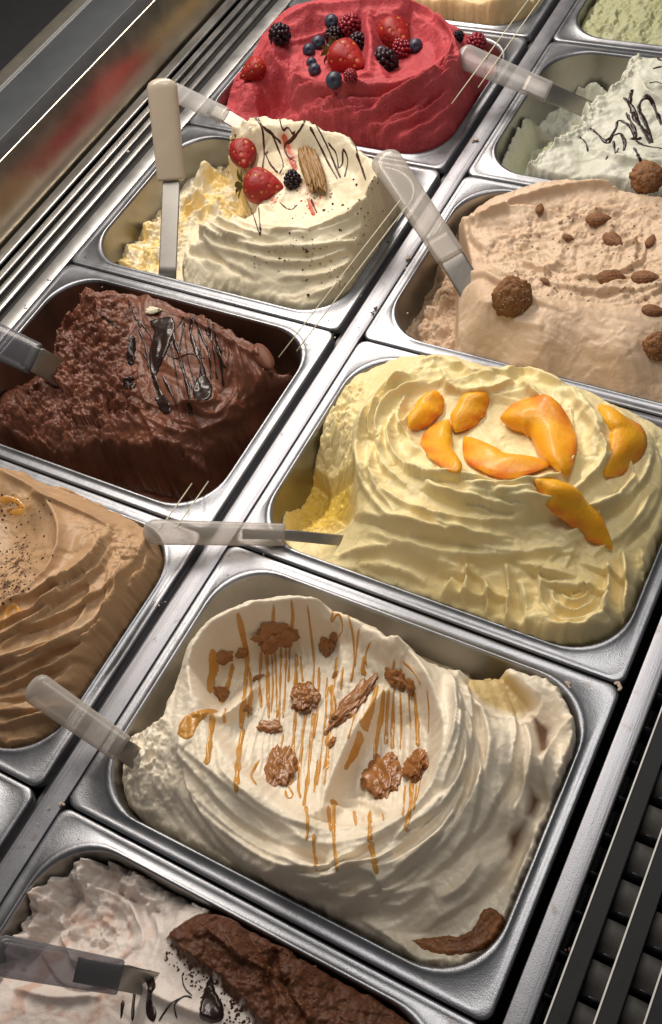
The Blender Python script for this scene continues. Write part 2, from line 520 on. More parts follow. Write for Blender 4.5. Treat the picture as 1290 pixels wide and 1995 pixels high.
class Field:
    def __init__(s, col, row, res=1.0, over=14):
        s.cx, s.cy, hx = pan_cell(col, row)
        s.hx, s.hy = hx - INS, PITCH / 2 - 1.3 - INS
        s.res = res
        s.xs = np.arange(s.cx - s.hx - over, s.cx + s.hx + over + res, res)
        s.ys = np.arange(s.cy - s.hy - over, s.cy + s.hy + over + res, res)
        s.X, s.Y = np.meshgrid(s.xs, s.ys)
        s.Z = np.zeros_like(s.X)
        s.A = {}
        q = np.abs(s.X - s.cx) - (s.hx - 52), np.abs(s.Y - s.cy) - (s.hy - 52)
        s.sd = -(np.hypot(np.maximum(q[0], 0), np.maximum(q[1], 0)) + np.minimum(np.maximum(q[0], q[1]), 0) - 52)
        FIELDS[col + str(row)] = s

    # ---- look-ups
    def sample(s, x, y, F=None):
        F = s.Z if F is None else F
        i = np.clip((np.asarray(x) - s.xs[0]) / s.res, 0, len(s.xs) - 1.001)
        j = np.clip((np.asarray(y) - s.ys[0]) / s.res, 0, len(s.ys) - 1.001)
        i0, j0 = i.astype(int), j.astype(int)
        a, b = i - i0, j - j0
        return (F[j0, i0] * (1 - a) + F[j0, i0 + 1] * a) * (1 - b) + (F[j0 + 1, i0] * (1 - a) + F[j0 + 1, i0 + 1] * a) * b

    def hit(s, pts):
        """photo pixels -> points on the surface"""
        pts = np.asarray(pts, float)
        d = RIGHT[None] * ((pts[:, :1] - 645) / CAM_F) + DOWN[None] * ((pts[:, 1:2] - 997.5) / CAM_F) + FWD[None]
        zs = np.arange(120, -112, -1.0)
        k = (zs[None, :] - CC[2]) / d[:, 2:3]
        P = CC[None, None] + d[:, None, :] * k[:, :, None]
        below = P[:, :, 2] <= s.sample(P[:, :, 0], P[:, :, 1])
        inside = (np.abs(P[:, :, 0] - s.cx) < s.hx + 14) & (np.abs(P[:, :, 1] - s.cy) < s.hy + 14)
        below &= inside
        idx = np.where(below.any(1), below.argmax(1), 119)
        Q = P[np.arange(len(pts)), idx].copy()
        ok = below.any(1)
        Q[ok, 2] = s.sample(Q[ok, 0], Q[ok, 1])
        return Q

    def normal(s, x, y, e=3.0):
        zx = (s.sample(x + e, y) - s.sample(x - e, y)) / (2 * e)
        zy = (s.sample(x, y + e) - s.sample(x, y - e)) / (2 * e)
        return Vector((-float(zx), -float(zy), 1)).normalized()

    # ---- shaping
    def rbf(s, cps, c=14.0, k=1.0):
        P = np.array([at(a, b, z * k if z > 0 else z) for a, b, z in cps])
        n = len(P)

        def phi(r2): return np.sqrt(r2 + c * c)
        D = ((P[:, None, :2] - P[None, :, :2]) ** 2).sum(2)
        A = np.zeros((n + 1, n + 1))
        A[:n, :n] = phi(D) + np.eye(n) * -0.8
        A[:n, n] = A[n, :n] = 1
        w = np.linalg.solve(A, np.append(P[:, 2], 0))
        Z = np.full_like(s.X, w[n])
        for i in range(n):
            Z += w[i] * phi((s.X - P[i, 0]) ** 2 + (s.Y - P[i, 1]) ** 2)
        s.Z = Z

    def curve(s, px, n=8):
        P = np.asarray(px, float)
        if P.shape[1] == 3:
            P3 = np.array([at(*q) for q in P])
            return crom(P3, n)[:, :2]
        return s.hit(crom(P, n))[:, :2]

    def dist(s, xy, X=None, Y=None):
        """distance, signed side (+ = right of travel), position 0..1 along a polyline"""
        if X is None: X, Y = s.X, s.Y
        L = np.r_[0, np.cumsum(np.hypot(*np.diff(xy, axis=0).T))]
        L = L / max(L[-1], 1e-6)
        best = np.full(X.shape, 1e9); side = np.zeros_like(best); tt = np.zeros_like(best)
        for i in range(len(xy) - 1):
            ax, ay = xy[i]; dx, dy = xy[i + 1] - xy[i]
            l2 = dx * dx + dy * dy
            if l2 < 1e-9: continue
            px, py = X - ax, Y - ay
            t = np.clip((px * dx + py * dy) / l2, 0, 1)
            d2 = (px - t * dx) ** 2 + (py - t * dy) ** 2
            m = d2 < best
            best = np.where(m, d2, best)
            side = np.where(m, np.sign(dy * px - dx * py), side)
            tt = np.where(m, L[i] + t * (L[i + 1] - L[i]), tt)
        return np.sqrt(best), side, tt

    def window(s, xy, pad):
        x0 = max(0, int((xy[:, 0].min() - pad - s.xs[0]) / s.res)); x1 = min(len(s.xs), int((xy[:, 0].max() + pad - s.xs[0]) / s.res) + 2)
        y0 = max(0, int((xy[:, 1].min() - pad - s.ys[0]) / s.res)); y1 = min(len(s.ys), int((xy[:, 1].max() + pad - s.ys[0]) / s.res) + 2)
        return slice(y0, max(y1, y0)), slice(x0, max(x1, x0))

    def stroke(s, px, w, h, kind='ridge', taper=0.5, ratio=0.3, wob=0.0, seed=1, ends=(1, 1), xy=None, mask=None):
        """one pass of the spatula along a line of photo pixels (or plan points xy)"""
        if xy is None:
            xy = s.curve(px)
        win = s.window(xy, w * 3.2 + wob + 2)
        X, Y = s.X[win], s.Y[win]
        if X.size == 0: return xy
        d, sg, t = s.dist(xy, X, Y)
        if wob:
            d = np.maximum(0, d + wob * noise(X / 14, Y / 14, seed))
        sd = d * sg
        e = np.clip(np.sin(math.pi * np.clip(t * 0.998 + 0.001, 0, 1)), 0, 1) ** taper if taper else 1.0
        if not ends[0]: e = np.where(t < 0.5, 1, e)
        if not ends[1]: e = np.where(t > 0.5, 1, e)
        if kind == 'ridge':
            p = np.exp(-(d / w) ** 2)
        elif kind == 'fold':                      # soft on the left of travel, steep on the right
            p = np.where(sd < 0, np.exp(-(d / w) ** 1.35), np.exp(-(d / (w * ratio)) ** 1.5)); h = h * 1.35
        elif kind == 'shelf':                     # a layer whose crisp edge lies on the line, fading out to the left
            p = np.where(sd < 0, np.clip(1 - d / (w * 2.6), 0, 1) ** 1.5, np.clip(1 - (d / (w * ratio)) ** 2, 0, 1))
        elif kind == 'groove':
            p = -np.exp(-(d / w) ** 2)
        elif kind == 'trough':                    # flat floor, raised lips
            p = -sstep(w * 1.02, w * 0.7, d) + 0.55 * np.exp(-((d - w * 1.12) / (w * 0.16)) ** 2)
        if mask is not None: e = e * mask[win]
        s.Z[win] = s.Z[win] + h * e * p
        return xy

    def arcs(s, px, py, z, n, r, ratio, ang, h, w, mask=None, seed=1, span=(0.5, 1.4), th=(0, 6.28), drift=8.0, side=1, kind='shelf', rt=0.28):
        """overlapping spatula passes sweeping round a centre, each with one crisp edge"""
        rnd = random.Random(seed)
        q = at(px, py, z)
        ca, sa = math.cos(math.radians(ang)), math.sin(math.radians(ang))
        rs = sorted((rnd.uniform(*r) for _ in range(n)), reverse=True)
        for k in range(n):
            t0 = rnd.uniform(*th); sp = rnd.uniform(*span)
            dr = rnd.uniform(-drift, drift); wb = rnd.uniform(0, 6.28)
            tt = np.linspace(t0 - sp / 2, t0 + sp / 2, 16)
            rr = rs[k] + dr * np.linspace(-1, 1, 16) + 1.6 * np.sin(tt * 5 + wb)
            u, v = rr * np.cos(tt), rr * np.sin(tt) * ratio
            xy = np.stack([q[0] + u * ca - v * sa, q[1] + u * sa + v * ca], 1)
            if side < 0: xy = xy[::-1]
            s.stroke(None, rnd.uniform(*w), rnd.uniform(*h), kind, rnd.uniform(0.35, 0.9), rt, 1.2, k, xy=xy, mask=mask)

    def blob(s, px, py, rad, h, sq=1.0, ang=0.0, pw=1.0, z=None):
        q = at(px, py, z) if z is not None else s.hit([(px, py)])[0]
        dx, dy = s.X - q[0], s.Y - q[1]
        ca, sa = math.cos(math.radians(ang)), math.sin(math.radians(ang))
        u, v = dx * ca + dy * sa, (-dx * sa + dy * ca) / sq
        r2 = (u * u + v * v) / (rad * rad)
        s.Z = s.Z + h * np.exp(-r2 ** pw)

    def region(s, px, soft=8.0):
        """soft mask of a polygon given in photo pixels on the surface (or with heights)"""
        P = np.asarray(px, float)
        P = np.array([at(*q) for q in P]) if P.shape[1] == 3 else s.hit(P)
        xy = P[:, :2]
        ins = np.zeros(s.X.shape, bool)
        n = len(xy)
        for i in range(n):
            x1, y1 = xy[i]; x2, y2 = xy[(i + 1) % n]
            if y1 == y2: continue
            c = ((y1 > s.Y) != (y2 > s.Y)) & (s.X < (x2 - x1) * (s.Y - y1) / (y2 - y1) + x1)
            ins ^= c
        d, _, _ = s.dist(np.vstack([xy, xy[:1]]))
        return np.clip(0.5 + np.where(ins, d, -d) / (2 * soft), 0, 1)

    def swirl(s, px, py, z, amp, freq, ratio=1.0, ang=0.0, turns=0.0, mask=1.0, seed=3, saw=0.0, thf=2.0):
        """spatula streaks running round a centre"""
        q = at(px, py, z)
        dx, dy = s.X - q[0], s.Y - q[1]
        ca, sa = math.cos(math.radians(ang)), math.sin(math.radians(ang))
        u, v = dx * ca + dy * sa, (-dx * sa + dy * ca) / ratio
        r = np.hypot(u, v); th = np.arctan2(v, u)
        w = noise(s.X / 45, s.Y / 45, seed + 5) * 9
        ph = (r + w) * freq + turns * th / (2 * math.pi)
        a = noise(ph, np.cos(th) * thf + 7, seed) + noise(ph, np.sin(th) * thf - 3, seed + 9)
        if saw:
            fr = (r + w) * saw + turns * th / (2 * math.pi) + 0.35 * noise(s.X / 30, s.Y / 30, seed + 3)
            fr = fr - np.floor(fr)
            a = a + 1.4 * np.where(fr < 0.86, fr / 0.86, (1 - fr) / 0.14)
        s.Z = s.Z + amp * mask * a
        return r, th

    def flow(s, ang, amp, along, across, mask=1.0, seed=11, warp=10):
        """streaks along a direction (degrees, in plan)"""
        ca, sa = math.cos(math.radians(ang)), math.sin(math.radians(ang))
        w = noise(s.X / 40, s.Y / 40, seed + 2) * warp
        u = s.X * ca + s.Y * sa; v = -s.X * sa + s.Y * ca + w
        s.Z = s.Z + amp * mask * (noise(u / along, v / across, seed) + 0.5 * noise(u / along * 2, v / across * 2.1, seed + 4))

    def rough(s, amp, size, mask=1.0, seed=21, o=5, kind='fbm'):
        f = fbm if kind == 'fbm' else ridged
        wx = 0.6 * noise(s.X / size / 1.3, s.Y / size / 1.3, seed + 50)
        s.Z = s.Z + amp * mask * f(s.X / size + wx, s.Y / size - wx, o, seed)

    def crumbly(s, amp, size, mask=1.0, seed=31):
        """broken, lumpy surface: cellular lumps of several sizes"""
        tot = 0; a = 1.0; sz = size
        for k in range(3):
            gx, gy = s.X / sz + 0.35 * noise(s.X / sz / 1.5, s.Y / sz / 1.5, seed + 70 + k), s.Y / sz
            ix, iy = np.floor(gx), np.floor(gy)
            best = np.full(s.X.shape, 9.0); hv = np.zeros_like(best)
            for ox in (-1, 0, 1):
                for oy in (-1, 0, 1):
                    h1 = _h(ix + ox, iy + oy, seed + k * 3) / 4294967296.0
                    h2 = _h(ix + ox, iy + oy, seed + 99 + k * 3) / 4294967296.0
                    d = (ix + ox + h1 - gx) ** 2 + (iy + oy + h2 - gy) ** 2
                    m = d < best
                    best = np.where(m, d, best); hv = np.where(m, (h1 * 7.3 + h2 * 3.1) % 1.0, hv)
            tot = tot + a * (np.sqrt(np.clip(1 - best, 0, 1)) - 0.6 + 0.9 * (hv - 0.5))
            a *= 0.5; sz *= 0.45
        s.Z = s.Z + amp * mask * tot

    def cliff(s, px, width=8.0, low=-60.0, wob=2.0, soft_low=None):
        """everything outside the closed outline (photo pixels with heights) falls steeply to `low`"""
        P = np.array([at(*q) for q in px])
        xy = crom(np.vstack([P, P[:1]]), 5)[:, :2]
        n = len(xy)
        ins = np.zeros(s.X.shape, bool)
        for i in range(n):
            x1, y1 = xy[i]; x2, y2 = xy[(i + 1) % n]
            if y1 == y2: continue
            ins ^= ((y1 > s.Y) != (y2 > s.Y)) & (s.X < (x2 - x1) * (s.Y - y1) / (y2 - y1) + x1)
        d, _, _ = s.dist(xy)
        sd = np.where(ins, d, -d) + wob * fbm(s.X / 13, s.Y / 13, 3, 71)
        t = np.clip(sd / width, 0, 1)
        p = np.sqrt(np.clip(1 - (1 - t) ** 2, 0, 1))
        lo = np.minimum(s.Z, low)
        s.Z = lo + (s.Z - lo) * p
        return sd

    def residue(s, mask, top=-6.0, slope=3.0, seed=81, amp=20.0, size=16.0):
        """gelato left clinging to the pan wall"""
        zr = top + amp * fbm(s.X / size, s.Y / size, 4, seed) - np.maximum(s.sd, 0) * slope - (1 - mask) * 120
        s.Z = np.maximum(s.Z, zr)

    def sharpen(s, k, reach=5.0, cap=5.0):
        """crisper creases: exaggerate what stands out from the locally averaged surface"""
        n = max(2, int(reach / s.res))
        B = s.Z
        for _ in range(2):
            for ax in (0, 1):
                pad = [(0, 0), (0, 0)]; pad[ax] = (n + 1, n)
                c = np.cumsum(np.pad(B, pad, 'edge'), axis=ax)
                B = (c[2 * n + 1:] - c[:-2 * n - 1]) / (2 * n + 1) if ax == 0 else (c[:, 2 * n + 1:] - c[:, :-2 * n - 1]) / (2 * n + 1)
        d = k * (s.Z - B)
        s.Z = s.Z + cap * np.tanh(d / cap)

    def smooth(s, n=1):
        for _ in range(n):
            Z = s.Z.copy()
            Z[1:-1, 1:-1] = (s.Z[1:-1, 1:-1] * 4 + s.Z[:-2, 1:-1] + s.Z[2:, 1:-1] + s.Z[1:-1, :-2] + s.Z[1:-1, 2:]) / 8
            s.Z = Z

    def paint(s, name, m):
        s.A[name] = np.clip(np.maximum(s.A.get(name, 0 * s.X), m), 0, 1)

    def paint_line(s, name, px, w, soft=1.5, v=1.0):
        d, _, t = s.dist(s.curve(px))
        s.paint(name, v * sstep(w + soft, w - soft, d))

    # ---- finish
    def edge(s, width=9.0, low=-45.0, over=None, keep=None):
        """round the rim of the gelato down to the pan wall; `over` widens the outline (mm)"""
        s.sharpen(keep if keep is not None else 0.75)
        sd = s.sd + (over if over is not None else 0)
        sd = sd + 1.6 * fbm(s.X / 11, s.Y / 11, 3, 5)
        t = np.clip(sd / width, 0, 1)
        p = np.sqrt(np.clip(1 - (1 - t) ** 2, 0, 1))
        lo = np.minimum(s.Z, low)
        s.Z = np.where(sd < width, lo + (s.Z - lo) * p, s.Z)
        s.mask = (sd > -0.5) & (s.Z > -109)

    def build(s, name, mat, label, cat='gelato', group='gelato in the pans'):
        m = s.mask & ((s.sd > -2.5) | (s.Z > -8))
        ny, nx = m.shape
        idx = -np.ones(m.shape, np.int64)
        fm = m[:-1, :-1] & m[1:, :-1] & m[:-1, 1:] & m[1:, 1:]
        use = np.zeros_like(m)
        for a, b in ((0, 0), (1, 0), (0, 1), (1, 1)):
            use[a:ny - 1 + a, b:nx - 1 + b] |= fm
        idx[use] = np.arange(use.sum())
        co = np.stack([s.X[use] - s.cx, s.Y[use] - s.cy, s.Z[use]], 1) / 1000
        jj, ii = np.nonzero(fm)
        q = np.stack([idx[jj, ii], idx[jj, ii + 1], idx[jj + 1, ii + 1], idx[jj + 1, ii]], 1).astype(np.int32)
        me = bpy.data.meshes.new(name)
        me.vertices.add(len(co)); me.vertices.foreach_set('co', co.astype(np.float32).ravel())
        me.loops.add(q.size); me.loops.foreach_set('vertex_index', q.ravel())
        me.polygons.add(len(q))
        me.polygons.foreach_set('loop_start', np.arange(0, q.size, 4, dtype=np.int32))
        me.polygons.foreach_set('loop_total', np.full(len(q), 4, np.int32))
        me.polygons.foreach_set('use_smooth', np.ones(len(q), bool))
        me.update(calc_edges=True)
        for k, v in s.A.items():
            at_ = me.attributes.new(k, 'FLOAT', 'POINT')
            at_.data.foreach_set('value', v[use].astype(np.float32))
        o = link_mesh(name, me, mat, None, (s.cx, s.cy, 0), smooth=False)
        s.obj = tag(o, label, cat, group)
        return o

    # ---- sauce lines lying on the surface, children of the gelato
    def drizzle(s, px, w, mat, name='drizzle', h=0.5, wv=0.35, seed=0, n=10, lift=0.1):
        P = crom(px, n)
        P3 = s.hit(P)
        d = np.hypot(*np.diff(P3[:, :2], axis=0).T)
        ok = np.r_[True, np.abs(np.diff(P3[:, 2])) < 25]
        P3 = P3[ok]
        if len(P3) < 3: return None
        xy = P3[:, :2].copy()
        L = np.r_[0, np.cumsum(np.hypot(*np.diff(xy, axis=0).T))]
        if L[-1] < 1: return None
        k = max(4, int(L[-1] / 1.6))
        l = np.linspace(0, L[-1], k)
        x = np.interp(l, L, xy[:, 0]); y = np.interp(l, L, xy[:, 1])
        for _ in range(2):
            x[1:-1] = (x[:-2] + 2 * x[1:-1] + x[2:]) / 4; y[1:-1] = (y[:-2] + 2 * y[1:-1] + y[2:]) / 4
        tx, ty = np.gradient(x), np.gradient(y)
        tl = np.hypot(tx, ty) + 1e-6
        nx_, ny_ = -ty / tl, tx / tl
        ww = w * (1 + wv * 2 * noise(l / 13.0, l * 0 + seed * 3.7, 5)) * np.clip(np.minimum(l, L[-1] - l) / (w * 1.2) + 0.35, 0, 1)
        prof = [(-1, -0.4), (-0.72, 0.45), (-0.3, 0.9), (0.3, 0.9), (0.72, 0.45), (1, -0.4)]
        V = []; F = []
        for i in range(k):
            for a, b in prof:
                xx, yy = x[i] + nx_[i] * ww[i] * a, y[i] + ny_[i] * ww[i] * a
                V.append((xx - s.cx, yy - s.cy, float(s.sample(xx, yy)) + lift + b * h * min(1.0, ww[i] / w + 0.2)))
        m = len(prof)
        for i in range(k - 1):
            for j in range(m - 1):
                F.append((i * m + j, i * m + j + 1, (i + 1) * m + j + 1, (i + 1) * m + j))
        return link_mesh(name, mesh_pd(name, V, F), mat, s.obj)

    def pool(s, px, mat, name='sauce_pool', h=0.9, soft=2.5, lift=0.0, wob=1.5, n=6, flat=False):
        """a patch of sauce or crumb following the surface"""
        P = np.vstack([px, px[:1]])
        m = s.region(crom(P, n)[:-1], soft)
        m = np.clip(m + 0.12 * wob * noise(s.X / 4, s.Y / 4, 8), 0, 1)
        use = m > 0.4
        if use.sum() < 4: return None
        Zs = s.Z.copy()
        for _ in range(10):
            Zs[1:-1, 1:-1] = (Zs[1:-1, 1:-1] * 2 + Zs[:-2, 1:-1] + Zs[2:, 1:-1] + Zs[1:-1, :-2] + Zs[1:-1, 2:]) / 6
        Zs = 0.75 * Zs + 0.25 * s.Z if flat else s.Z
        Zp = Zs + lift - 0.5 + (h + 0.5) * sstep(0.4, 1.0, m)
        idx = -np.ones(m.shape, np.int64); idx[use] = np.arange(use.sum())
        fm = use[:-1, :-1] & use[1:, :-1] & use[:-1, 1:] & use[1:, 1:]
        jj, ii = np.nonzero(fm)
        V = np.stack([s.X[use] - s.cx, s.Y[use] - s.cy, Zp[use]], 1)
        F = [(int(idx[j, i]), int(idx[j, i + 1]), int(idx[j + 1, i + 1]), int(idx[j + 1, i])) for j, i in zip(jj, ii)]
        return link_mesh(name, mesh_pd(name, V, F), mat, s.obj)

    def crumbs(s, px_list, mat, size=(0.8, 1.8), name='crumbs', seed=0):
        """tiny bits scattered on the surface, joined as one stuff part"""
        rnd = random.Random(seed)
        V = []; F = []
        P3 = s.hit(px_list)
        for q in P3:
            r = rnd.uniform(*size)
            b = len(V)
            a0 = rnd.random() * 6.28
            for k in range(5):
                rr = r * rnd.uniform(0.6, 1.25)
                V.append((q[0] + rr * math.cos(a0 + k * 1.257) - s.cx, q[1] + rr * math.sin(a0 + k * 1.257) - s.cy, q[2] - 0.3))
            V.append((q[0] - s.cx + rnd.uniform(-.3, .3) * r, q[1] - s.cy + rnd.uniform(-.3, .3) * r, q[2] + r * rnd.uniform(0.5, 0.9)))
            F += [(b + k, b + (k + 1) % 5, b + 5) for k in range(5)]
        o = link_mesh(name, mesh_pd(name, V, F), mat, s.obj, smooth=False)
        o['kind'] = 'stuff'
        return o


def spread(poly, n, seed=0):
    """n random photo pixels in a polygon"""
    rnd = random.Random(seed)
    xs = [p[0] for p in poly]; ys = [p[1] for p in poly]
    out = []
    while len(out) < n:
        x, y = rnd.uniform(min(xs), max(xs)), rnd.uniform(min(ys), max(ys))
        c = False
        for i in range(len(poly)):
            x1, y1 = poly[i]; x2, y2 = poly[(i + 1) % len(poly)]
            if (y1 > y) != (y2 > y) and x < (x2 - x1) * (y - y1) / (y2 - y1) + x1:
                c = not c
        if c: out.append((x, y))
    return out

# ---- cream gelato with caramel drizzle (B3)
CARAMEL = m_plain('caramel_sauce', (0.62, 0.32, 0.075), 0.26, (0.54, 0.24, 0.04), 60, sss=0.2, rad=(0.003, 0.0015, 0.0005), coat=0.1)
G = Field('B', 3, 0.9, over=4)
G.rbf([
    # back outline and outside slope
    (345, 1310, 20), (310, 1380, 14), (400, 1215, 20), (520, 1160, 26), (620, 1165, 28), (720, 1208, 28), (810, 1262, 26), (880, 1300, 14),
    # crest of the bowl
    (372, 1330, 38), (378, 1270, 42), (420, 1225, 46), (500, 1190, 48), (590, 1180, 49), (690, 1205, 49), (770, 1250, 48), (830, 1320, 48),
    (862, 1400, 48), (862, 1470, 48), (835, 1545, 47), (780, 1605, 46), (700, 1640, 46), (610, 1640, 45), (560, 1600, 45), (480, 1545, 44), (420, 1500, 43), (360, 1450, 42), (350, 1400, 40),
    # bowl floor
    (430, 1290, 22), (500, 1260, 24), (580, 1240, 26), (660, 1250, 28), (470, 1360, 26), (560, 1330, 26), (640, 1330, 28), (740, 1320, 32), (800, 1400, 34),
    (560, 1420, 27), (520, 1500, 31), (600, 1500, 30), (680, 1430, 30), (720, 1500, 28), (790, 1500, 34), (640, 1570, 36), (700, 1570, 36), (450, 1420, 30), (450, 1330, 24),
    # second terrace on the right
    (905, 1330, 36), (930, 1430, 36), (925, 1520, 35), (870, 1610, 34), (780, 1670, 33), (670, 1695, 32), (560, 1660, 30),
    (960, 1400, 26), (985, 1480, 24), (965, 1570, 22), (900, 1670, 20), (800, 1730, 17), (690, 1740, 15),
    # third, then valley and outer ribbon
    (1010, 1420, 20), (1030, 1500, 16), (1000, 1590, 12), (940, 1690, 8), (860, 1770, 5), (760, 1775, 6), (650, 1750, 5),
    (1060, 1440, -8), (1045, 1560, -10), (1008, 1640, -11), (975, 1740, -8),
    (960, 1310, 20), (1030, 1330, 14), (1080, 1340, 16), (1110, 1420, 14), (1100, 1520, 12), (1060, 1630, 9), (1015, 1740, 3), (985, 1800, -2), (990, 1300, 14),
    (900, 1840, -8), (820, 1830, -7), (960, 1790, -7), (930, 1870, -3), (850, 1880, -4), (780, 1850, -2),
    # front and left flank
    (340, 1480, 28), (400, 1540, 26), (480, 1600, 24), (550, 1650, 20), (350, 1540, 14), (430, 1610, 10), (520, 1670, 8), (320, 1590, -6), (400, 1650, -7), (500, 1720, -5), (600, 1780, -4), (700, 1830, -5),
    (240, 1530, -14), (270, 1490, 6), (290, 1430, 12), (250, 1460, -12), (270, 1400, -14), (290, 1560, -2), (640, 1700, 16)])
G.cliff([(300, 1400, 20), (322, 1330, 24), (360, 1262, 26), (430, 1196, 30), (520, 1156, 34), (620, 1158, 36), (720, 1200, 36), (800, 1252, 32), (880, 1285, 16), (960, 1290, 12), (1040, 1300, 8), (1110, 1350, 4), (1135, 1440, 0), (1120, 1560, 0), (1040, 1800, -4), (960, 1880, -6), (880, 1920, -6), (700, 1850, -8), (500, 1740, -10), (320, 1640, -12), (225, 1580, -14), (215, 1480, -10), (240, 1420, -6)], 14, -48, 2.0)
bowl0 = G.region([(395, 1290), (430, 1245), (500, 1215), (590, 1205), (680, 1225), (760, 1275), (815, 1340), (845, 1410), (845, 1470), (815, 1540), (760, 1590), (690, 1612), (620, 1605), (550, 1560), (470, 1490), (410, 1400)], 7)
G.Z = G.Z - 12 * sstep(0, 1, bowl0)
G.Z = G.Z - 13 * sstep(0, 1, G.region([(392, 1310), (420, 1252), (500, 1218), (600, 1208), (660, 1225), (640, 1280), (540, 1290), (470, 1330), (430, 1400), (405, 1385)], 10))
G.Z = G.Z - 8 * sstep(0, 1, G.region([(655, 1570), (690, 1470), (750, 1370), (800, 1400), (780, 1500), (715, 1580)], 8))
# spiral lips
G.stroke([(400, 1400), (368, 1340), (376, 1275), (420, 1222), (500, 1190), (590, 1178), (690, 1202), (770, 1248), (832, 1318), (864, 1395), (868, 1465), (842, 1545), (785, 1606), (700, 1645), (610, 1650)], 10, 6.5, 'ridge', 0.3)
G.stroke([(395, 1395), (372, 1330), (382, 1265), (425, 1218), (500, 1186), (590, 1176), (690, 1200), (770, 1245), (830, 1315), (862, 1395), (864, 1465), (840, 1540), (785, 1602), (700, 1640), (610, 1648), (540, 1600)], 5, 5, 'fold', 0.3, 0.8)
G.stroke([(905, 1322), (945, 1400), (952, 1470), (930, 1550), (880, 1625), (800, 1680), (700, 1712), (600, 1700), (520, 1640)], 9, 7, 'fold', 0.3, 0.35)
G.stroke([(908, 1328), (950, 1410), (955, 1475), (925, 1570)], 2.2, 1.5, 'ridge', 0.5)
G.stroke([(1005, 1375), (1033, 1450), (1028, 1520), (1000, 1590)], 6, 5, 'fold', 0.5, 0.4)
G.stroke([(940, 1390), (990, 1420), (1000, 1500), (975, 1580)], 5, -3, 'ridge', 0.6)
G.stroke([(800, 1640), (855, 1600), (890, 1545)], 3, 2.2, 'fold', 0.6, 0.4)
G.stroke([(770, 1700), (850, 1660), (905, 1600)], 3, 2.5, 'fold', 0.6, 0.4)
# overlapping tongues low at the front
for a in ([(640, 1690), (730, 1715), (760, 1750), (840, 1730)], [(700, 1750), (780, 1770), (835, 1730), (845, 1700)], [(600, 1720), (680, 1760), (740, 1765)], [(850, 1760), (900, 1740), (940, 1680)]):
    G.stroke(a, 7, 5.5, 'fold', 0.6, 0.35)
# smears on the left flank
for a, h in (([(335, 1455), (400, 1530), (470, 1600), (560, 1650), (660, 1690)], 3.5), ([(345, 1450), (430, 1520), (500, 1580), (590, 1625)], 3.0), ([(370, 1545), (440, 1610), (520, 1665), (620, 1715), (720, 1745)], 3.5), ([(400, 1590), (470, 1650), (560, 1705), (640, 1740)], 3.0), ([(430, 1500), (510, 1570), (600, 1612), (700, 1618)], 2.5)):
    G.stroke(a, 7, h, 'fold', 0.5, 0.25)
# folds inside the bowl
G.stroke([(628, 1600), (660, 1520), (700, 1440), (760, 1345)], 15, 14, 'fold', 0.35, 0.35)
G.stroke([(640, 1590), (690, 1560), (750, 1580), (755, 1600), (700, 1612), (640, 1610)], 4, 4, 'ridge', 0.4)
G.stroke([(600, 1585), (650, 1575), (700, 1590), (690, 1610), (620, 1605)], 3, 2.5, 'ridge', 0.4)
G.stroke([(395, 1395), (440, 1405), (480, 1380), (505, 1340)], 10, 9, 'fold', 0.4, 0.35)
G.stroke([(600, 1200), (650, 1225), (668, 1290), (655, 1350), (640, 1400)], 7, 4, 'fold', 0.5, 0.6)
G.stroke([(655, 1190), (690, 1250), (690, 1330)], 6, 3, 'ridge', 0.5)
G.stroke([(360, 1395), (350, 1440), (365, 1455)], 7, 4, 'ridge', 0.5)
ring = G.region([(880, 1320), (960, 1340), (1050, 1420), (1040, 1560), (980, 1700), (860, 1800), (700, 1800), (540, 1720), (400, 1620), (330, 1540), (340, 1450), (430, 1510), (560, 1600), (640, 1650), (760, 1625), (850, 1540), (872, 1420)], 6)
G.arcs(620, 1420, 40, 15, (104, 175), 0.92, 0, (6, 11), (7, 13), ring, 4, (1.0, 2.3), (-2.3, 0.5), 16, 1, 'shelf', 0.2)
G.arcs(620, 1420, 40, 5, (104, 160), 0.92, 0, (2.5, 4), (3, 5), ring, 15, (0.6, 1.2), (-2.2, 0.4), 8, 1, 'fold', 0.3)
# fine drag lines on the bowl floor run up the picture
bowl = G.region([(400, 1280), (470, 1230), (590, 1210), (700, 1240), (790, 1310), (840, 1400), (840, 1480), (790, 1560), (700, 1590), (600, 1590), (500, 1530), (430, 1450)], 10)
G.flow(112, 0.9, 90, 3.2, bowl, 12, 4)
G.flow(112, 0.5, 60, 1.7, bowl, 13, 3)
G.swirl(620, 1420, 30, 0.9, 0.16, 0.9, 0, 0.6, 1 - bowl, 4)
# right outer ribbon
for a, h, w in (([(985, 1300), (1060, 1310), (1110, 1370), (1120, 1440), (1095, 1540)], 6, 8), ([(1120, 1400), (1085, 1440), (1060, 1490), (1070, 1560)], 6, 6), ([(1125, 1460), (1085, 1560), (1050, 1650), (1020, 1740)], 5, 7), ([(1040, 1640), (1015, 1700), (1000, 1760)], 4, 5)):
    G.stroke(a, w, h * 1.3, 'fold', 0.5, 0.5)
# lifted chip at the upper right with the yellow hollow behind it
hol = G.region([(895, 1325), (925, 1305), (1010, 1330), (1045, 1370), (1020, 1400), (960, 1385), (915, 1345)], 4)
G.Z = G.Z - 14 * hol
G.stroke([(925, 1302), (990, 1322), (1045, 1362)], 4, 5, 'ridge', 0.4)
for a in ([(770, 1820), (790, 1860), (800, 1890)], [(890, 1860), (885, 1885)]):
    G.stroke(a, 2, 2.5, 'groove', 0.5)
G.stroke([(700, 1790), (790, 1850), (810, 1890)], 6, 4, 'fold', 0.5, 0.3)
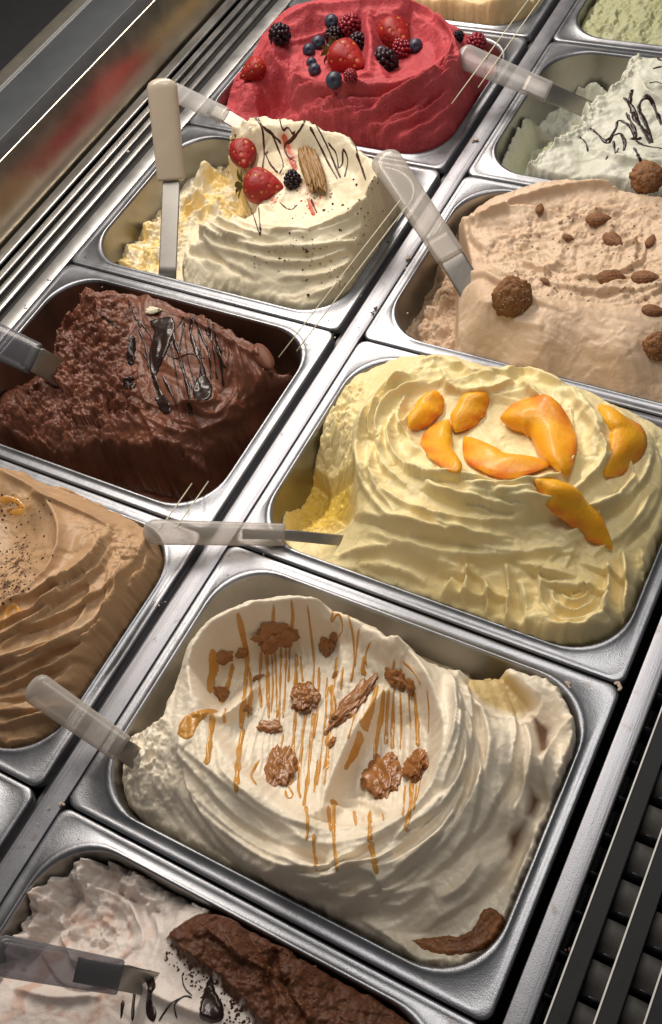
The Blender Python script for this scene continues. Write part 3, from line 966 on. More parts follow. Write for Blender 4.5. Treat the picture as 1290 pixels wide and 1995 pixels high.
# scooped lumps beside the spatula
sc = G.region([(230, 1420), (270, 1380), (330, 1400), (345, 1500), (340, 1560), (290, 1590), (235, 1560), (225, 1490)], 8)
G.blob(285, 1530, 24, 12, 0.8)
G.blob(285, 1440, 18, 10, 1.2)
G.rough(3.0, 14, sc, 3)
G.crumbly(1.6, 7, sc, 4)
G.rough(0.8, 26, 1, 7, 3)
G.rough(0.35, 5, 1, 70, 3)
G.edge(5, -40, keep=0.45)
for a in ([(905, 1330), (935, 1318), (1030, 1360), (1035, 1375), (1000, 1392), (940, 1370)],):
    G.paint('yellow', 0.8 * G.region(a, 3))
dk = np.maximum(G.region([(1035, 1395), (1070, 1420), (1068, 1455), (1050, 1470), (1045, 1430)], 2.5), G.region([(1035, 1540), (1055, 1560), (1040, 1590), (1025, 1588)], 2.5))
dk = np.maximum(dk, G.region([(992, 1625), (1025, 1600), (1010, 1650), (994, 1672)], 2.5))
G.paint('brown', dk * 0.95)
gel = m_gelato('cream_gelato', (0.86, 0.765, 0.62), (0.82, 0.715, 0.56), 0.38, 0.18, (0.004, 0.003, 0.002), 0.22, 480, (('yellow', (0.55, 0.38, 0.12)), ('brown', (0.13, 0.05, 0.02))), coarse=0.05, spec=0.45)
G.build('gelato', gel, 'large cream gelato swirl with caramel drizzle and brown crumble, lower centre')

# ---- custard corner (A-1)
G = Field('A', -1, 1.5, over=2)
G.rbf([(880, 5, 22), (960, 10, 24), (1030, 5, 16), (900, 40, 8), (960, 50, 6), (1010, 45, 4), (1050, 10, 4), (800, 0, 20), (700, -40, 20), (900, -60, 25), (1000, -80, 15), (1060, -30, 8)])
G.flow(20, 1.6, 70, 9, 1, 5, 14)
G.stroke([(870, 30), (930, 22), (1000, 5), (1050, -20)], 6, 4, 'fold', 0.4, 0.3)
G.stroke([(880, 50), (960, 40), (1020, 15)], 4, 2.5, 'fold', 0.4, 0.3)
G.edge(7, -35)
G.build('gelato', m_gelato('custard_gelato', (0.68, 0.52, 0.29), (0.62, 0.45, 0.22), 0.38, 0.25, fine=0.15, coarse=0.1), 'pale custard gelato in the pan at the top edge')

# ---- pistachio corner (B-1)
G = Field('B', -1, 1.5, over=2)
G.rbf([(1120, 10, -20), (1160, 50, -14), (1220, 20, -5), (1280, 10, 0), (1280, 60, -10), (1210, 70, -12), (1150, -20, -20), (1250, -60, -5), (1400, -20, 0), (1350, 60, 0)])
G.crumbly(3.5, 12, 1, 6)
G.rough(3, 26, 1, 8)
G.edge(5, -40)
G.build('gelato', m_gelato('pistachio_gelato', (0.33, 0.34, 0.18), (0.40, 0.40, 0.25), 0.5, 0.2, fine=0.5, coarse=0.35), 'green pistachio gelato at top right corner')

# ---- dark red sliver (A4)
G = Field('A', 4, 2.0, over=2)
G.rbf([(0, 1600, -15), (10, 1580, -20), (-60, 1600, 10), (-150, 1620, 20), (-100, 1720, 10), (-10, 1640, -20), (-60, 1540, 0)])
G.edge(8, -40)
G.build('gelato', m_gelato('cherry_gelato', (0.22, 0.012, 0.02), None, 0.35, 0.2), 'dark red gelato just showing at the left edge')

# ---- pink berry gelato (A0)
G = Field('A', 0, over=6)
G.rbf([(600, 5, 35), (690, -5, 35), (790, -8, 36), (880, 40, 20), (930, 60, 0), (540, 30, 15), (905, 90, 30),
       (525, 100, 48), (548, 52, 62), (600, 25, 68), (690, 16, 70), (785, 14, 70), (848, 48, 68), (882, 100, 64), (872, 140, 64),
       (590, 60, 52), (640, 55, 50), (690, 55, 52), (590, 110, 48), (640, 130, 48), (690, 110, 50), (720, 60, 62), (722, 120, 60),
       (770, 60, 52), (820, 60, 54), (770, 110, 50), (830, 110, 56), (560, 120, 46),
       (580, 168, 54), (650, 182, 58), (740, 172, 60), (820, 155, 63),
       (600, 205, 40), (690, 225, 42), (790, 220, 42), (870, 190, 42), (900, 150, 42), (640, 255, 20), (720, 275, 20), (800, 280, 14), (870, 250, 12), (915, 190, 14), (940, 140, 4), (860, 295, -3), (920, 230, -4), (780, 312, -4), (960, 110, -12),
       (445, 160, 6), (470, 140, 8), (500, 130, 14), (490, 180, 12), (530, 150, 20), (450, 195, -8), (535, 195, -14), (560, 210, -12), (500, 215, -10), (545, 165, 6),
       (490, 90, -30), (520, 60, -20)], k=0.76)
bowlL = G.region([(560, 60), (610, 35), (700, 35), (715, 80), (712, 140), (640, 170), (575, 150), (545, 105)], 8)
bowlR = G.region([(735, 40), (800, 25), (850, 60), (862, 110), (820, 140), (760, 150), (738, 110)], 8)
G.Z = G.Z - 13 * sstep(0, 1, bowlL) - 14 * sstep(0, 1, bowlR)
G.stroke([(720, 22), (716, 60), (722, 100), (715, 150)], 6, 7, 'ridge', 0.3)
G.stroke([(530, 110), (545, 55), (600, 22), (690, 12), (785, 10), (850, 42), (885, 95), (878, 145)], 6, 5, 'fold', 0.3, 0.8)
G.stroke([(560, 172), (640, 190), (740, 178), (820, 158), (870, 120)], 6, 5, 'fold', 0.3, 0.6)
out = 1 - np.clip(bowlL + bowlR, 0, 1)
G.swirl(700, 110, 60, 1.0, 0.11, 0.62, 10, 0.8, out, 5)
for a, h in (([(545, 190), (640, 205), (760, 195), (860, 150), (885, 90)], 4.5), ([(560, 175), (650, 195), (780, 180), (850, 135)], 3), ([(600, 230), (700, 240), (820, 200), (895, 140)], 4.5), ([(660, 260), (760, 260), (850, 220), (905, 165)], 4), ([(730, 290), (800, 275), (870, 235), (915, 185)], 3.5), ([(760, 240), (820, 215), (860, 180)], 2.5), ([(770, 305), (850, 270), (905, 215)], 3), ([(848, 35), (880, 75), (892, 125)], 3)):
    G.stroke(a, 7, h * 1.7, 'fold', 0.4, 0.22)
G.stroke([(690, 235), (725, 225), (745, 238), (740, 255)], 7, -3, 'ridge', 0.5)
G.stroke([(560, 85), (610, 80), (650, 65), (700, 50)], 5, 4, 'fold', 0.5, 0.4)
G.stroke([(580, 150), (640, 165), (700, 160)], 5, 3, 'ridge', 0.5)
pf = G.region([(560, 190), (640, 200), (760, 190), (860, 150), (890, 60), (930, 120), (900, 260), (820, 320), (680, 300), (580, 250)], 8)
G.arcs(700, 110, 55, 12, (66, 135), 0.75, 8, (6, 11), (7, 13), pf, 6, (0.9, 2.0), (-2.6, 0.7), 20, 1, 'shelf', 0.2)
rg = G.region([(430, 150), (480, 120), (530, 80), (570, 110), (580, 160), (545, 175), (500, 205), (440, 200)], 8)
G.crumbly(2.2, 9, rg, 7)
G.rough(2.4, 22, rg, 9)
G.rough(1.1, 18, 1, 9, 4)
hol = G.region([(505, 215), (515, 170), (550, 155), (580, 180), (585, 230), (540, 250)], 4)
G.Z = G.Z - 10 * hol
G.edge(9, -40)
gel = m_gelato('pink_gelato', (0.48, 0.076, 0.088), (0.38, 0.048, 0.060), 0.55, 0.2, (0.003, 0.001, 0.001), 0.5, 330, (), (330, 0.66, 0.03, (0.16, 0.012, 0.03)), 0.4, 0.25)
G.build('gelato', gel, 'pink berry gelato heaped in a tall swirl')

# ---- white gelato with strawberries (A1)
G = Field('A', 1, over=8)
G.rbf([(450, 238, 50), (520, 226, 58), (600, 238, 62), (675, 268, 62), (722, 322, 59), (738, 372, 54), (718, 420, 44), (660, 448, 43), (570, 466, 41), (480, 455, 36), (400, 438, 30), (350, 450, 12),
       (600, 300, 50), (650, 345, 47), (560, 385, 42), (520, 330, 40), (480, 300, 36), (500, 390, 36), (640, 400, 46), (690, 370, 50),
       (470, 400, 20), (440, 380, 4), (425, 340, -10), (415, 300, -14), (425, 262, 8),
       (380, 510, 4), (480, 520, 18), (600, 530, 19), (700, 500, 20), (760, 430, 12), (778, 380, 12), (390, 550, -8), (500, 580, -3), (600, 605, -3), (690, 590, -3), (745, 520, -6), (790, 440, -10), (805, 380, -12), (640, 565, 10), (540, 555, 10), (720, 545, 8),
       (540, 232, 30), (640, 250, 25), (735, 300, 18), (785, 350, -4),
       (205, 470, -48), (235, 420, -62), (280, 360, -62), (300, 480, -34), (240, 520, -24), (290, 420, -50), (330, 525, -18), (350, 340, -55), (390, 280, -50), (380, 370, -35), (380, 420, -10), (340, 480, -20)])
G.cliff([(428, 262, 20), (450, 236, 48), (520, 220, 52), (600, 230, 54), (690, 262, 52), (745, 320, 40), (785, 395, 4), (760, 510, -4), (700, 605, -2), (560, 615, -2), (400, 570, -8), (345, 540, -8), (350, 470, 10), (420, 430, 30), (488, 405, 32), (470, 350, 26), (445, 300, 22)], 20, -46, 2.5)
bw = G.region([(480, 275), (560, 252), (640, 268), (705, 310), (722, 365), (695, 400), (620, 412), (530, 405), (480, 385), (470, 330)], 10)
G.Z = G.Z - 17 * sstep(0, 1, bw)
lip = [(400, 425), (460, 440), (530, 462), (600, 462), (680, 440), (735, 395), (750, 345), (725, 295), (670, 258), (600, 232), (530, 222)]
G.stroke(lip, 6, 4, 'fold', 0.3, 0.7)
pile = G.region([(395, 440), (480, 445), (600, 455), (720, 400), (750, 340), (800, 400), (760, 520), (680, 600), (560, 600), (400, 560), (350, 500)], 10)
G.swirl(600, 340, 50, 0.7, 0.13, 0.8, 10, 0.7, pile, 6)
G.arcs(600, 340, 45, 14, (72, 150), 0.8, 5, (5, 10), (8, 14), pile, 8, (0.9, 2.0), (-2.6, 0.7), 18, 1, 'shelf', 0.2)
for a, h in (([(390, 470), (480, 500), (560, 520), (650, 505), (730, 450), (775, 380)], 4), ([(540, 545), (640, 540), (720, 500), (775, 430)], 4), ([(600, 580), (690, 550), (755, 480)], 3.5), ([(660, 470), (720, 440), (765, 390)], 3), ([(640, 590), (720, 540), (770, 470)], 3), ([(700, 420), (745, 380), (762, 345)], 2.5)):
    G.stroke(a, 6, h, 'fold', 0.4, 0.3)
G.stroke([(360, 490), (430, 500), (470, 530), (460, 560)], 9, -5, 'fold', 0.5, 0.4)
sco = G.region([(180, 470), (260, 350), (330, 320), (420, 240), (480, 330), (500, 395), (430, 425), (370, 440), (340, 540), (220, 540)], 8)
G.crumbly(4.0, 17, sco, 9)
G.rough(6, 30, sco, 10)
for x, y, r, h in ((432, 245, 11, 10), (455, 232, 10, 9), (478, 222, 9, 8), (500, 218, 9, 7), (440, 270, 10, 9), (405, 365, 18, 22), (385, 390, 14, 16), (430, 400, 14, 12), (410, 340, 12, 14), (275, 400, 12, 16), (300, 380, 10, 12), (255, 500, 14, 10), (300, 505, 14, 12)):
    G.blob(x, y, r, h, 0.9, 20)
top = G.region([(420, 240), (470, 225), (520, 220), (500, 260), (440, 270)], 6)
G.crumbly(5, 16, top, 8)
G.rough(0.8, 20, 1, 12, 4)
G.edge(7, -45)
G.paint('yellow', 0.9 * G.region([(190, 480), (250, 400), (330, 350), (430, 270), (480, 330), (490, 400), (420, 420), (350, 450), (345, 535), (220, 535)], 8) * sstep(-0.25, 0.35, fbm(G.X / 16, G.Y / 16, 3, 3) + 0.15))
G.paint('red', 0.75 * G.region([(545, 265), (560, 262), (578, 310), (568, 325), (552, 295)], 4))
G.paint('red', 0.6 * np.maximum(G.region([(470, 345), (520, 330), (545, 350), (560, 390), (530, 405), (490, 380)], 8), G.region([(580, 350), (640, 375), (620, 410), (590, 400)], 6)) * sstep(-0.1, 0.4, fbm(G.X / 9, G.Y / 9, 3, 8)))
gel = m_gelato('white_gelato', (0.78, 0.70, 0.53), (0.70, 0.61, 0.43), 0.42, 0.2, (0.004, 0.003, 0.002), 0.22, 420, (('yellow', (0.82, 0.61, 0.24)), ('red', (0.50, 0.07, 0.03))), coarse=0.15)
G.build('gelato', gel, 'white gelato with two strawberries and dark drizzle, scooped out at left')

# ---- dark chocolate gelato (A2)
G = Field('A', 2, over=2)
G.rbf([(185, 575, 14), (300, 585, 18), (400, 622, 16), (500, 682, 10), (560, 722, 0), (595, 745, -22),
       (330, 700, 12), (250, 680, 6), (420, 740, 6), (480, 800, -8), (400, 830, -8), (300, 800, -8), (500, 740, 2), (540, 770, -14),
       (150, 660, -6), (100, 700, -22), (50, 760, -28), (30, 830, -32), (100, 830, -30), (180, 850, -30), (250, 870, -28), (330, 900, -26), (390, 925, -32), (200, 760, -12), (200, 800, -26),
       (440, 900, -50), (500, 850, -50), (580, 780, -50), (380, 970, -62), (250, 930, -58), (120, 890, -52), (20, 870, -48), (450, 950, -70), (560, 850, -70),
       (110, 610, -70), (220, 570, -30), (400, 600, -20), (560, 690, -30), (60, 660, -60), (0, 740, -40), (-60, 850, -45), (160, 590, -30)])
G.cliff([(178, 574, 10), (300, 574, 14), (410, 618, 12), (520, 686, 4), (590, 742, -20), (548, 800, -22), (490, 845, -28), (425, 880, -30), (405, 925, -34), (340, 905, -36), (230, 885, -38), (120, 880, -38), (20, 860, -38), (-60, 870, -40), (-60, 760, -30), (40, 735, -24), (95, 690, -14), (110, 650, -8)], 9, -96, 3.0)
lf = G.region([(170, 570), (250, 600), (250, 700), (290, 800), (230, 850), (160, 890), (0, 870), (-40, 780), (80, 700), (100, 640)], 14)
G.crumbly(17, 44, lf, 11)
G.crumbly(5.0, 15, lf, 14)
G.rough(2.5, 24, lf, 15)
sm = 1 - lf
G.flow(-35, 1.2, 60, 10, sm, 17, 14)
G.arcs(350, 720, 5, 26, (45, 120), 0.7, -20, (2.5, 6), (4, 9), sm, 18, (0.4, 1.3), (-2.2, 1.2), 12, 1)
for a, h in (([(430, 820), (490, 780), (520, 730), (510, 690)], 4), ([(400, 850), (480, 810), (540, 760)], 3.5), ([(280, 815), (360, 850), (440, 830), (500, 790)], 4), ([(300, 600), (400, 640), (500, 700), (540, 740)], 3.5), ([(480, 690), (520, 710), (535, 700)], 4.5), ([(210, 780), (270, 800), (300, 850), (330, 900)], 4), ([(440, 800), (470, 770), (485, 740)], 2.5)):
    G.stroke(a, 6, h, 'fold', 0.5, 0.35, 2.0)
G.blob(512, 697, 12, 9, 0.55, -25)
G.crumbly(0.8, 8, 0.0 + 0.4 * sm * sstep(-0.1, 0.4, noise(G.X / 30, G.Y / 30, 77)), 19)
fr = G.region([(220, 850), (300, 830), (420, 860), (400, 930), (330, 910), (230, 890)], 10)
G.rough(1.6, 7, fr, 25)
G.crumbly(1.4, 4, fr, 26)
G.rough(0.5, 12, 1, 18, 4)
G.residue(1.0 + 0 * G.X, -78, 1.2, 83, 22, 22)
G.edge(4, -90, keep=0.3)
gel = m_gelato('chocolate_gelato', (0.180, 0.062, 0.033), (0.100, 0.032, 0.017), 0.40, 0.10, (0.002, 0.001, 0.0006), 0.28, 340, (), None, 0.15, 0.45)
G.build('gelato', gel, 'dark chocolate gelato with black chocolate drizzle, broken up at left')

# ---- caramel brown gelato (A3)
G = Field('A', 3, over=6)
G.rbf([(20, 932, 45), (85, 972, 50), (118, 1040, 50), (85, 1130, 48), (20, 1185, 46), (20, 1000, 34), (40, 1080, 33), (60, 1030, 34), (-80, 1000, 40), (-80, 1150, 40),
       (170, 1010, 42), (195, 1090, 40), (150, 1180, 36), (60, 1260, 32), (255, 1060, 30), (270, 1130, 22), (220, 1200, 20), (160, 1290, 14), (60, 1350, 12), (0, 1380, 10),
       (330, 1080, 4), (338, 1130, -1), (285, 1220, -1), (222, 1320, -2), (130, 1420, -3), (30, 1475, -4), (-60, 1480, 0), (100, 940, 18), (200, 978, 14), (280, 1010, 4), (0, 912, 25), (-80, 900, 20), (-100, 1300, 30)])
G.stroke([(10, 925), (80, 965), (118, 1030), (105, 1100), (60, 1155), (0, 1195)], 5, 5, 'fold', 0.3, 0.9, ends=(0, 0))
side = G.region([(110, 1000), (200, 1040), (330, 1060), (350, 1140), (220, 1340), (60, 1480), (-60, 1480), (-60, 1230), (60, 1180), (125, 1080)], 14)
G.swirl(10, 1060, 40, 0.7, 0.10, 0.85, 30, 0.5, side, 9)
G.arcs(10, 1060, 40, 16, (75, 190), 0.85, 20, (6, 12), (7, 13), side, 10, (0.8, 1.8), (-1.9, 0.5), 18, 1, 'shelf', 0.2)
for a, h, w in (([(170, 1100), (175, 1180), (110, 1260), (0, 1300)], 4, 8), ([(215, 1110), (200, 1210), (130, 1290), (20, 1340)], 5, 7), ([(270, 1110), (240, 1180), (215, 1260), (165, 1310)], 6, 5), ([(240, 1080), (225, 1150), (190, 1230)], 4, 5),
                ([(300, 1070), (300, 1130), (260, 1180), (230, 1180)], 5, 4), ([(320, 1080), (315, 1140), (270, 1200), (220, 1250)], 4.5, 4), ([(335, 1100), (320, 1170), (260, 1240)], 4, 4), ([(285, 1065), (280, 1110), (250, 1150)], 3, 4),
                ([(225, 1280), (185, 1330), (100, 1390), (20, 1410)], 5, 8), ([(250, 1250), (200, 1320), (150, 1400)], 5, 7), ([(150, 1300), (60, 1370), (10, 1380)], 4, 7), ([(120, 1420), (60, 1440), (0, 1450)], 4, 6), ([(60, 960), (160, 1000), (220, 1030)], 4, 6), ([(100, 945), (200, 985), (270, 1020)], 3, 5)):
    G.stroke(a, w, h, 'fold', 0.4, 0.3)
G.stroke([(195, 1240), (165, 1300), (160, 1330)], 5, 6, 'groove', 0.5)
torn = G.region([(150, 1010), (200, 1025), (260, 1030), (285, 1070), (275, 1110), (230, 1100), (190, 1070)], 6)
G.Z = G.Z - 3 * torn
G.crumbly(3, 10, torn, 13)
G.rough(0.8, 20, 1, 22, 4)
G.edge(7, -30, keep=0.5)
nz = fbm(G.X / 8, G.Y / 8, 4, 41)
G.paint('amber', 0.85 * np.maximum(G.region([(0, 970), (35, 965), (60, 990), (30, 1010), (0, 1010)], 6), G.region([(0, 1180), (40, 1150), (30, 1200), (0, 1220)], 5)) * sstep(-0.2, 0.3, nz))
G.paint('dark', 0.9 * np.maximum(G.region([(0, 1090), (40, 1060), (60, 1080), (40, 1150), (0, 1165)], 9), 0.7 * G.region([(0, 990), (30, 990), (30, 1010), (0, 1015)], 5)) * sstep(0.05, 0.3, nz))
gel = m_gelato('caramel_gelato', (0.50, 0.315, 0.175), (0.43, 0.26, 0.135), 0.40, 0.15, (0.003, 0.002, 0.001), 0.15, 420, (('amber', (0.42, 0.17, 0.02)), ('dark', (0.07, 0.025, 0.015))), coarse=0.1)
G.build('gelato', gel, 'smooth caramel brown gelato with amber sauce and dark specks, left edge')

# ---- pale mint gelato (B0): scooped out to the floor at the left
G = Field('B', 0, over=4)


def P2(*pts):
    return np.array(pts, float)


G.Z = 6 + 7 * sstep(100, 230, G.X) + 5 * fbm(G.X / 70, G.Y / 70, 3, 90)
G.flow(30, 2.0, 60, 16, 1, 30)
G.stroke(None, 10, 6, 'fold', 0.4, 0.4, xy=P2((110, -190), (160, -215), (240, -215)))
G.stroke(None, 10, 6, 'fold', 0.4, 0.4, xy=P2((130, -60), (150, -100), (210, -120)))
d, sg, _ = G.dist(P2((112, 20), (112, -40), (108, -80), (92, -120), (98, -160), (84, -195), (66, -225), (60, -280)))
e = d * sg + 7 * fbm(G.X / 20, G.Y / 20, 4, 91)
G.Z = G.Z - 78 * sstep(4, -14, -e)
emp = sstep(-16, 6, e)
rim = np.exp(-(e / 10) ** 2)
# what clings to the pan: a thick bank on the left wall, thinner at the back and front
bank = 17 + 3 * noise(G.Y / 30, G.Y * 0, 92)
lw = np.clip(1 - (G.X - 15) / bank, 0, 1) * sstep(-95, -130, G.Y)
G.Z = np.maximum(G.Z, -66 + 60 * np.sqrt(lw) + 6 * fbm(G.X / 14, G.Y / 14, 3, 93))
G.stroke(None, 9, 26, 'ridge', 0.5, wob=5, xy=P2((30, -26), (60, -22), (95, -26)))
fw = np.clip(1 - (G.Y + 247) / (22 + 8 * noise(G.X / 20, G.X * 0, 97)), 0, 1)
G.Z = np.maximum(G.Z, -66 + 56 * fw ** 0.6 + 6 * fbm(G.X / 12, G.Y / 12, 3, 98))
mid = np.exp(-(((G.X - 62) / 26) ** 2 + ((G.Y + 150) / 34) ** 2))
G.Z = G.Z + 26 * mid * emp
Zk = G.Z.copy(); G.smooth(12); G.Z = np.where(emp > 0.5, G.Z, Zk)
G.crumbly(3.0, 11, np.clip(0.55 * emp + rim, 0, 1), 28)
G.rough(3.0, 22, np.clip(emp + rim, 0, 1), 27, 5)
G.rough(0.9, 14, 1, 31, 4)
G.edge(9, -60, keep=0.4)
G.paint('green', 0.85 * np.clip(1.3 * mid, 0, 1) * emp)
gel = m_gelato('mint_gelato', (0.62, 0.61, 0.53), (0.52, 0.525, 0.43), 0.45, 0.2, (0.004, 0.003, 0.002), 0.4, 360, (('green', (0.44, 0.45, 0.28)),), coarse=0.25)
G.build('gelato', gel, 'pale mint white gelato, half scooped out, with chocolate squiggles')

# ---- beige almond gelato (B1)
G = Field('B', 1, over=12)
G.rbf([(895, 448, 14), (960, 402, 26), (1060, 375, 31), (1160, 358, 33), (1270, 372, 33), (1340, 400, 30), (960, 385, -5), (1080, 355, 5), (1200, 340, 8),
       (985, 450, 27), (1080, 425, 24), (1180, 445, 25), (1270, 455, 25), (950, 520, 26), (1050, 520, 26), (1150, 520, 26), (1260, 530, 26), (920, 560, 32), (1000, 590, 35), (1100, 595, 36), (1200, 608, 36), (1290, 620, 35), (1380, 600, 30), (940, 480, 24),
       (890, 672, -3), (980, 708, -2), (1080, 738, -2), (1180, 755, -2), (1280, 765, -2), (1360, 770, 0), (930, 632, 26), (1050, 655, 29), (1200, 680, 29), (930, 660, 12), (1050, 700, 14), (1200, 725, 14),
       (870, 530, -26), (850, 600, -34), (830, 645, -36), (790, 640, -48), (845, 500, -52), (800, 580, -58), (868, 440, -50), (890, 405, -48), (870, 665, -30)])
scp = G.region([(770, 660), (790, 560), (850, 470), (885, 440), (905, 480), (915, 530), (890, 560), (888, 680)], 3)
G.Z = np.minimum(G.Z, G.Z * (1 - scp) + np.minimum(G.Z, -30) * scp)
G.rough(5, 30, scp, 33, 4)
G.crumbly(3.0, 10, scp, 34)
G.stroke([(830, 620), (860, 590), (880, 560)], 12, 10, 'ridge', 0.4)
G.stroke([(900, 560), (960, 585), (1060, 598), (1180, 608), (1300, 632)], 12, 3, 'ridge', 0.3)
G.arcs(1100, 480, 25, 10, (60, 130), 0.7, 0, (4, 8), (9, 16), 1 - 0.0 * G.X, 26, (0.9, 2.0), (0, 6.28), 22, 1, 'shelf', 0.3)
G.stroke([(900, 440), (980, 405), (1080, 375), (1200, 362), (1290, 380)], 9, 5, 'fold', 0.3, 0.4)
G.stroke([(930, 590), (960, 600), (1000, 630), (1060, 640)], 10, 3, 'fold', 0.5, 0.3)
G.stroke([(985, 460), (1000, 510), (1080, 520), (1090, 460), (1050, 430)], 8, 3, 'fold', 0.5, 0.6)
inn = G.region([(920, 500), (1000, 440), (1100, 400), (1250, 390), (1290, 420), (1290, 600), (1150, 590), (1000, 560)], 12)
G.rough(2.6, 26, inn, 35, 5)
G.crumbly(1.8, 9, inn * sstep(-0.1, 0.5, noise(G.X / 40, G.Y / 40, 5) + 0.25), 36)
G.flow(-20, 0.8, 80, 10, 1 - inn, 37)
G.flow(25, 2.0, 60, 16, inn, 39)
G.rough(0.6, 12, 1, 38, 4)
G.edge(6, -30, over=8 * sstep(-20, 20, G.X - G.cx + 110) * sstep(20, -40, G.Y - G.cy))
gel = m_gelato('almond_gelato', (0.67, 0.50, 0.355), (0.60, 0.425, 0.29), 0.45, 0.25, (0.006, 0.004, 0.002), 0.3, 400, (), (420, 0.70, 0.03, (0.25, 0.12, 0.06)), 0.2)
G.build('gelato', gel, 'beige almond gelato topped with almonds and round biscuits')

# ---- yellow peach gelato (B2)
G = Field('B', 2, 0.9, over=14)
G.rbf([(800, 722, 44), (860, 702, 48), (960, 732, 58), (1060, 748, 62), (1150, 795, 60), (1240, 850, 46), (745, 785, 50), (702, 850, 46), (700, 930, 44), (760, 930, 62), (830, 962, 68), (930, 978, 70), (1040, 962, 70), (1125, 905, 68),
       (870, 860, 50), (980, 870, 52), (1060, 860, 54), (900, 790, 52), (800, 800, 52), (780, 870, 58), (1000, 800, 55),
       (720, 1010, 36), (800, 1040, 44), (900, 1062, 45), (1000, 1055, 45), (1120, 1000, 50), (1200, 930, 44), (740, 1080, 14), (830, 1118, 15), (940, 1138, 18), (1050, 1130, 24), (1170, 1080, 26), (1265, 960, 22),
       (800, 1135, 2), (900, 1185, 3), (1000, 1230, 5), (1100, 1258, 5), (1180, 1250, 3), (1250, 1190, 2), (1290, 1090, 4), (1300, 1000, 10), (1300, 880, 20), (1180, 1180, 14), (1080, 1190, 16),
       (560, 1000, -26), (620, 980, -46), (640, 910, -26), (580, 880, -14), (600, 820, 2), (650, 780, 8), (690, 745, 14), (620, 1045, -26), (670, 1025, -12), (660, 840, 16), (530, 960, -18), (540, 1035, -26), (780, 692, 14), (720, 715, 2), (960, 700, 10), (1100, 735, 10), (1230, 790, 8), (680, 1080, -4)], k=0.86)
lip = [(702, 960), (700, 870), (730, 800), (790, 745), (850, 712)]
G.stroke(lip, 9, 6, 'fold', 0.3, 0.6)
G.stroke([(760, 740), (850, 705), (940, 735), (1030, 730), (1110, 770), (1160, 830), (1160, 900)], 9, 7, 'fold', 0.3, 0.6, 4)
G.stroke([(790, 860), (840, 900), (900, 950), (1000, 975), (1090, 945), (1130, 890)], 9, 6, 'fold', 0.3, 0.7, 3)
allm = G.region([(690, 1050), (690, 850), (760, 750), (860, 700), (1100, 740), (1290, 860), (1290, 1100), (1200, 1250), (1050, 1240), (880, 1180), (720, 1100)], 12)
cav = G.region([(800, 780), (880, 760), (1000, 770), (1110, 840), (1110, 920), (1000, 940), (900, 930), (840, 880)], 10)
G.swirl(960, 860, 60, 0.8, 0.085, 0.75, 15, 1.0, allm * (1 - cav), 12)
G.arcs(950, 860, 58, 24, (62, 150), 0.78, 10, (6, 12), (8, 15), allm * (1 - cav) * sstep(-560, -615, G.Y), 12, (0.7, 1.9), (0, 6.28), 22, 1, 'shelf', 0.2)
G.arcs(950, 860, 58, 9, (60, 140), 0.78, 10, (2, 4), (3, 5), allm * (1 - cav), 13, (0.3, 0.9), (0, 6.28), 12, 1)
for a, h, w in (([(705, 900), (760, 970), (860, 1010), (990, 1020), (1100, 985)], 4, 7), ([(710, 960), (780, 1030), (880, 1050), (1000, 1060)], 5, 7), ([(715, 1040), (800, 1075), (920, 1090), (1060, 1080), (1150, 1040)], 4.5, 7),
                ([(730, 860), (720, 930), (770, 1000)], 4, 5), ([(745, 830), (740, 900), (790, 950)], 4, 4), ([(770, 800), (755, 850), (775, 900), (820, 920)], 5, 5), ([(790, 770), (775, 820), (800, 860)], 4, 4), ([(820, 930), (870, 975), (960, 1000)], 4, 5),
                ([(1000, 1000), (1090, 980), (1160, 930), (1190, 860)], 5, 7), ([(1100, 1050), (1180, 1000), (1240, 930)], 5, 7), ([(1150, 1090), (1230, 1030), (1280, 950)], 4, 7), ([(860, 720), (880, 760), (930, 770), (1000, 745)], 5, 7), ([(1010, 740), (1060, 790), (1090, 800)], 5, 6), ([(1130, 800), (1175, 860), (1180, 920)], 4, 6),
                ([(660, 1085), (760, 1075), (850, 1100), (900, 1115)], 6, 8), ([(700, 1100), (790, 1120), (830, 1140)], 4, 5)):
    G.stroke(a, w, h, 'fold', 0.4, 0.3, 1.5)
low = G.region([(700, 1100), (760, 1060), (900, 1100), (1100, 1090), (1280, 1040), (1290, 1150), (1200, 1250), (1050, 1240), (880, 1180)], 8)
G.arcs(1000, 1000, 30, 14, (50, 150), 0.7, 0, (5, 9), (6, 11), low, 23, (0.2, 0.7), (-2.7, -0.2), 20, 1)
# finger folds hanging over the front
for x0, y0, x1, y1, w_, h_ in ((878, 1120, 862, 1165, 5, 5), (908, 1100, 900, 1172, 4, 7), (938, 1125, 950, 1198, 6, 8), (985, 1100, 984, 1222, 4, 8), (1012, 1130, 1022, 1228, 7, 6), (1040, 1105, 1050, 1180, 4, 6), (1182, 1095, 1172, 1200, 6, 7), (1212, 1075, 1210, 1235, 5, 8), (1250, 1070, 1240, 1190, 7, 6)):
    G.stroke([(x0, y0), ((x0 + x1) / 2 + 7, (y0 + y1) / 2), (x1, y1)], w_, h_, 'fold', 0.5, 0.25, 2.0)
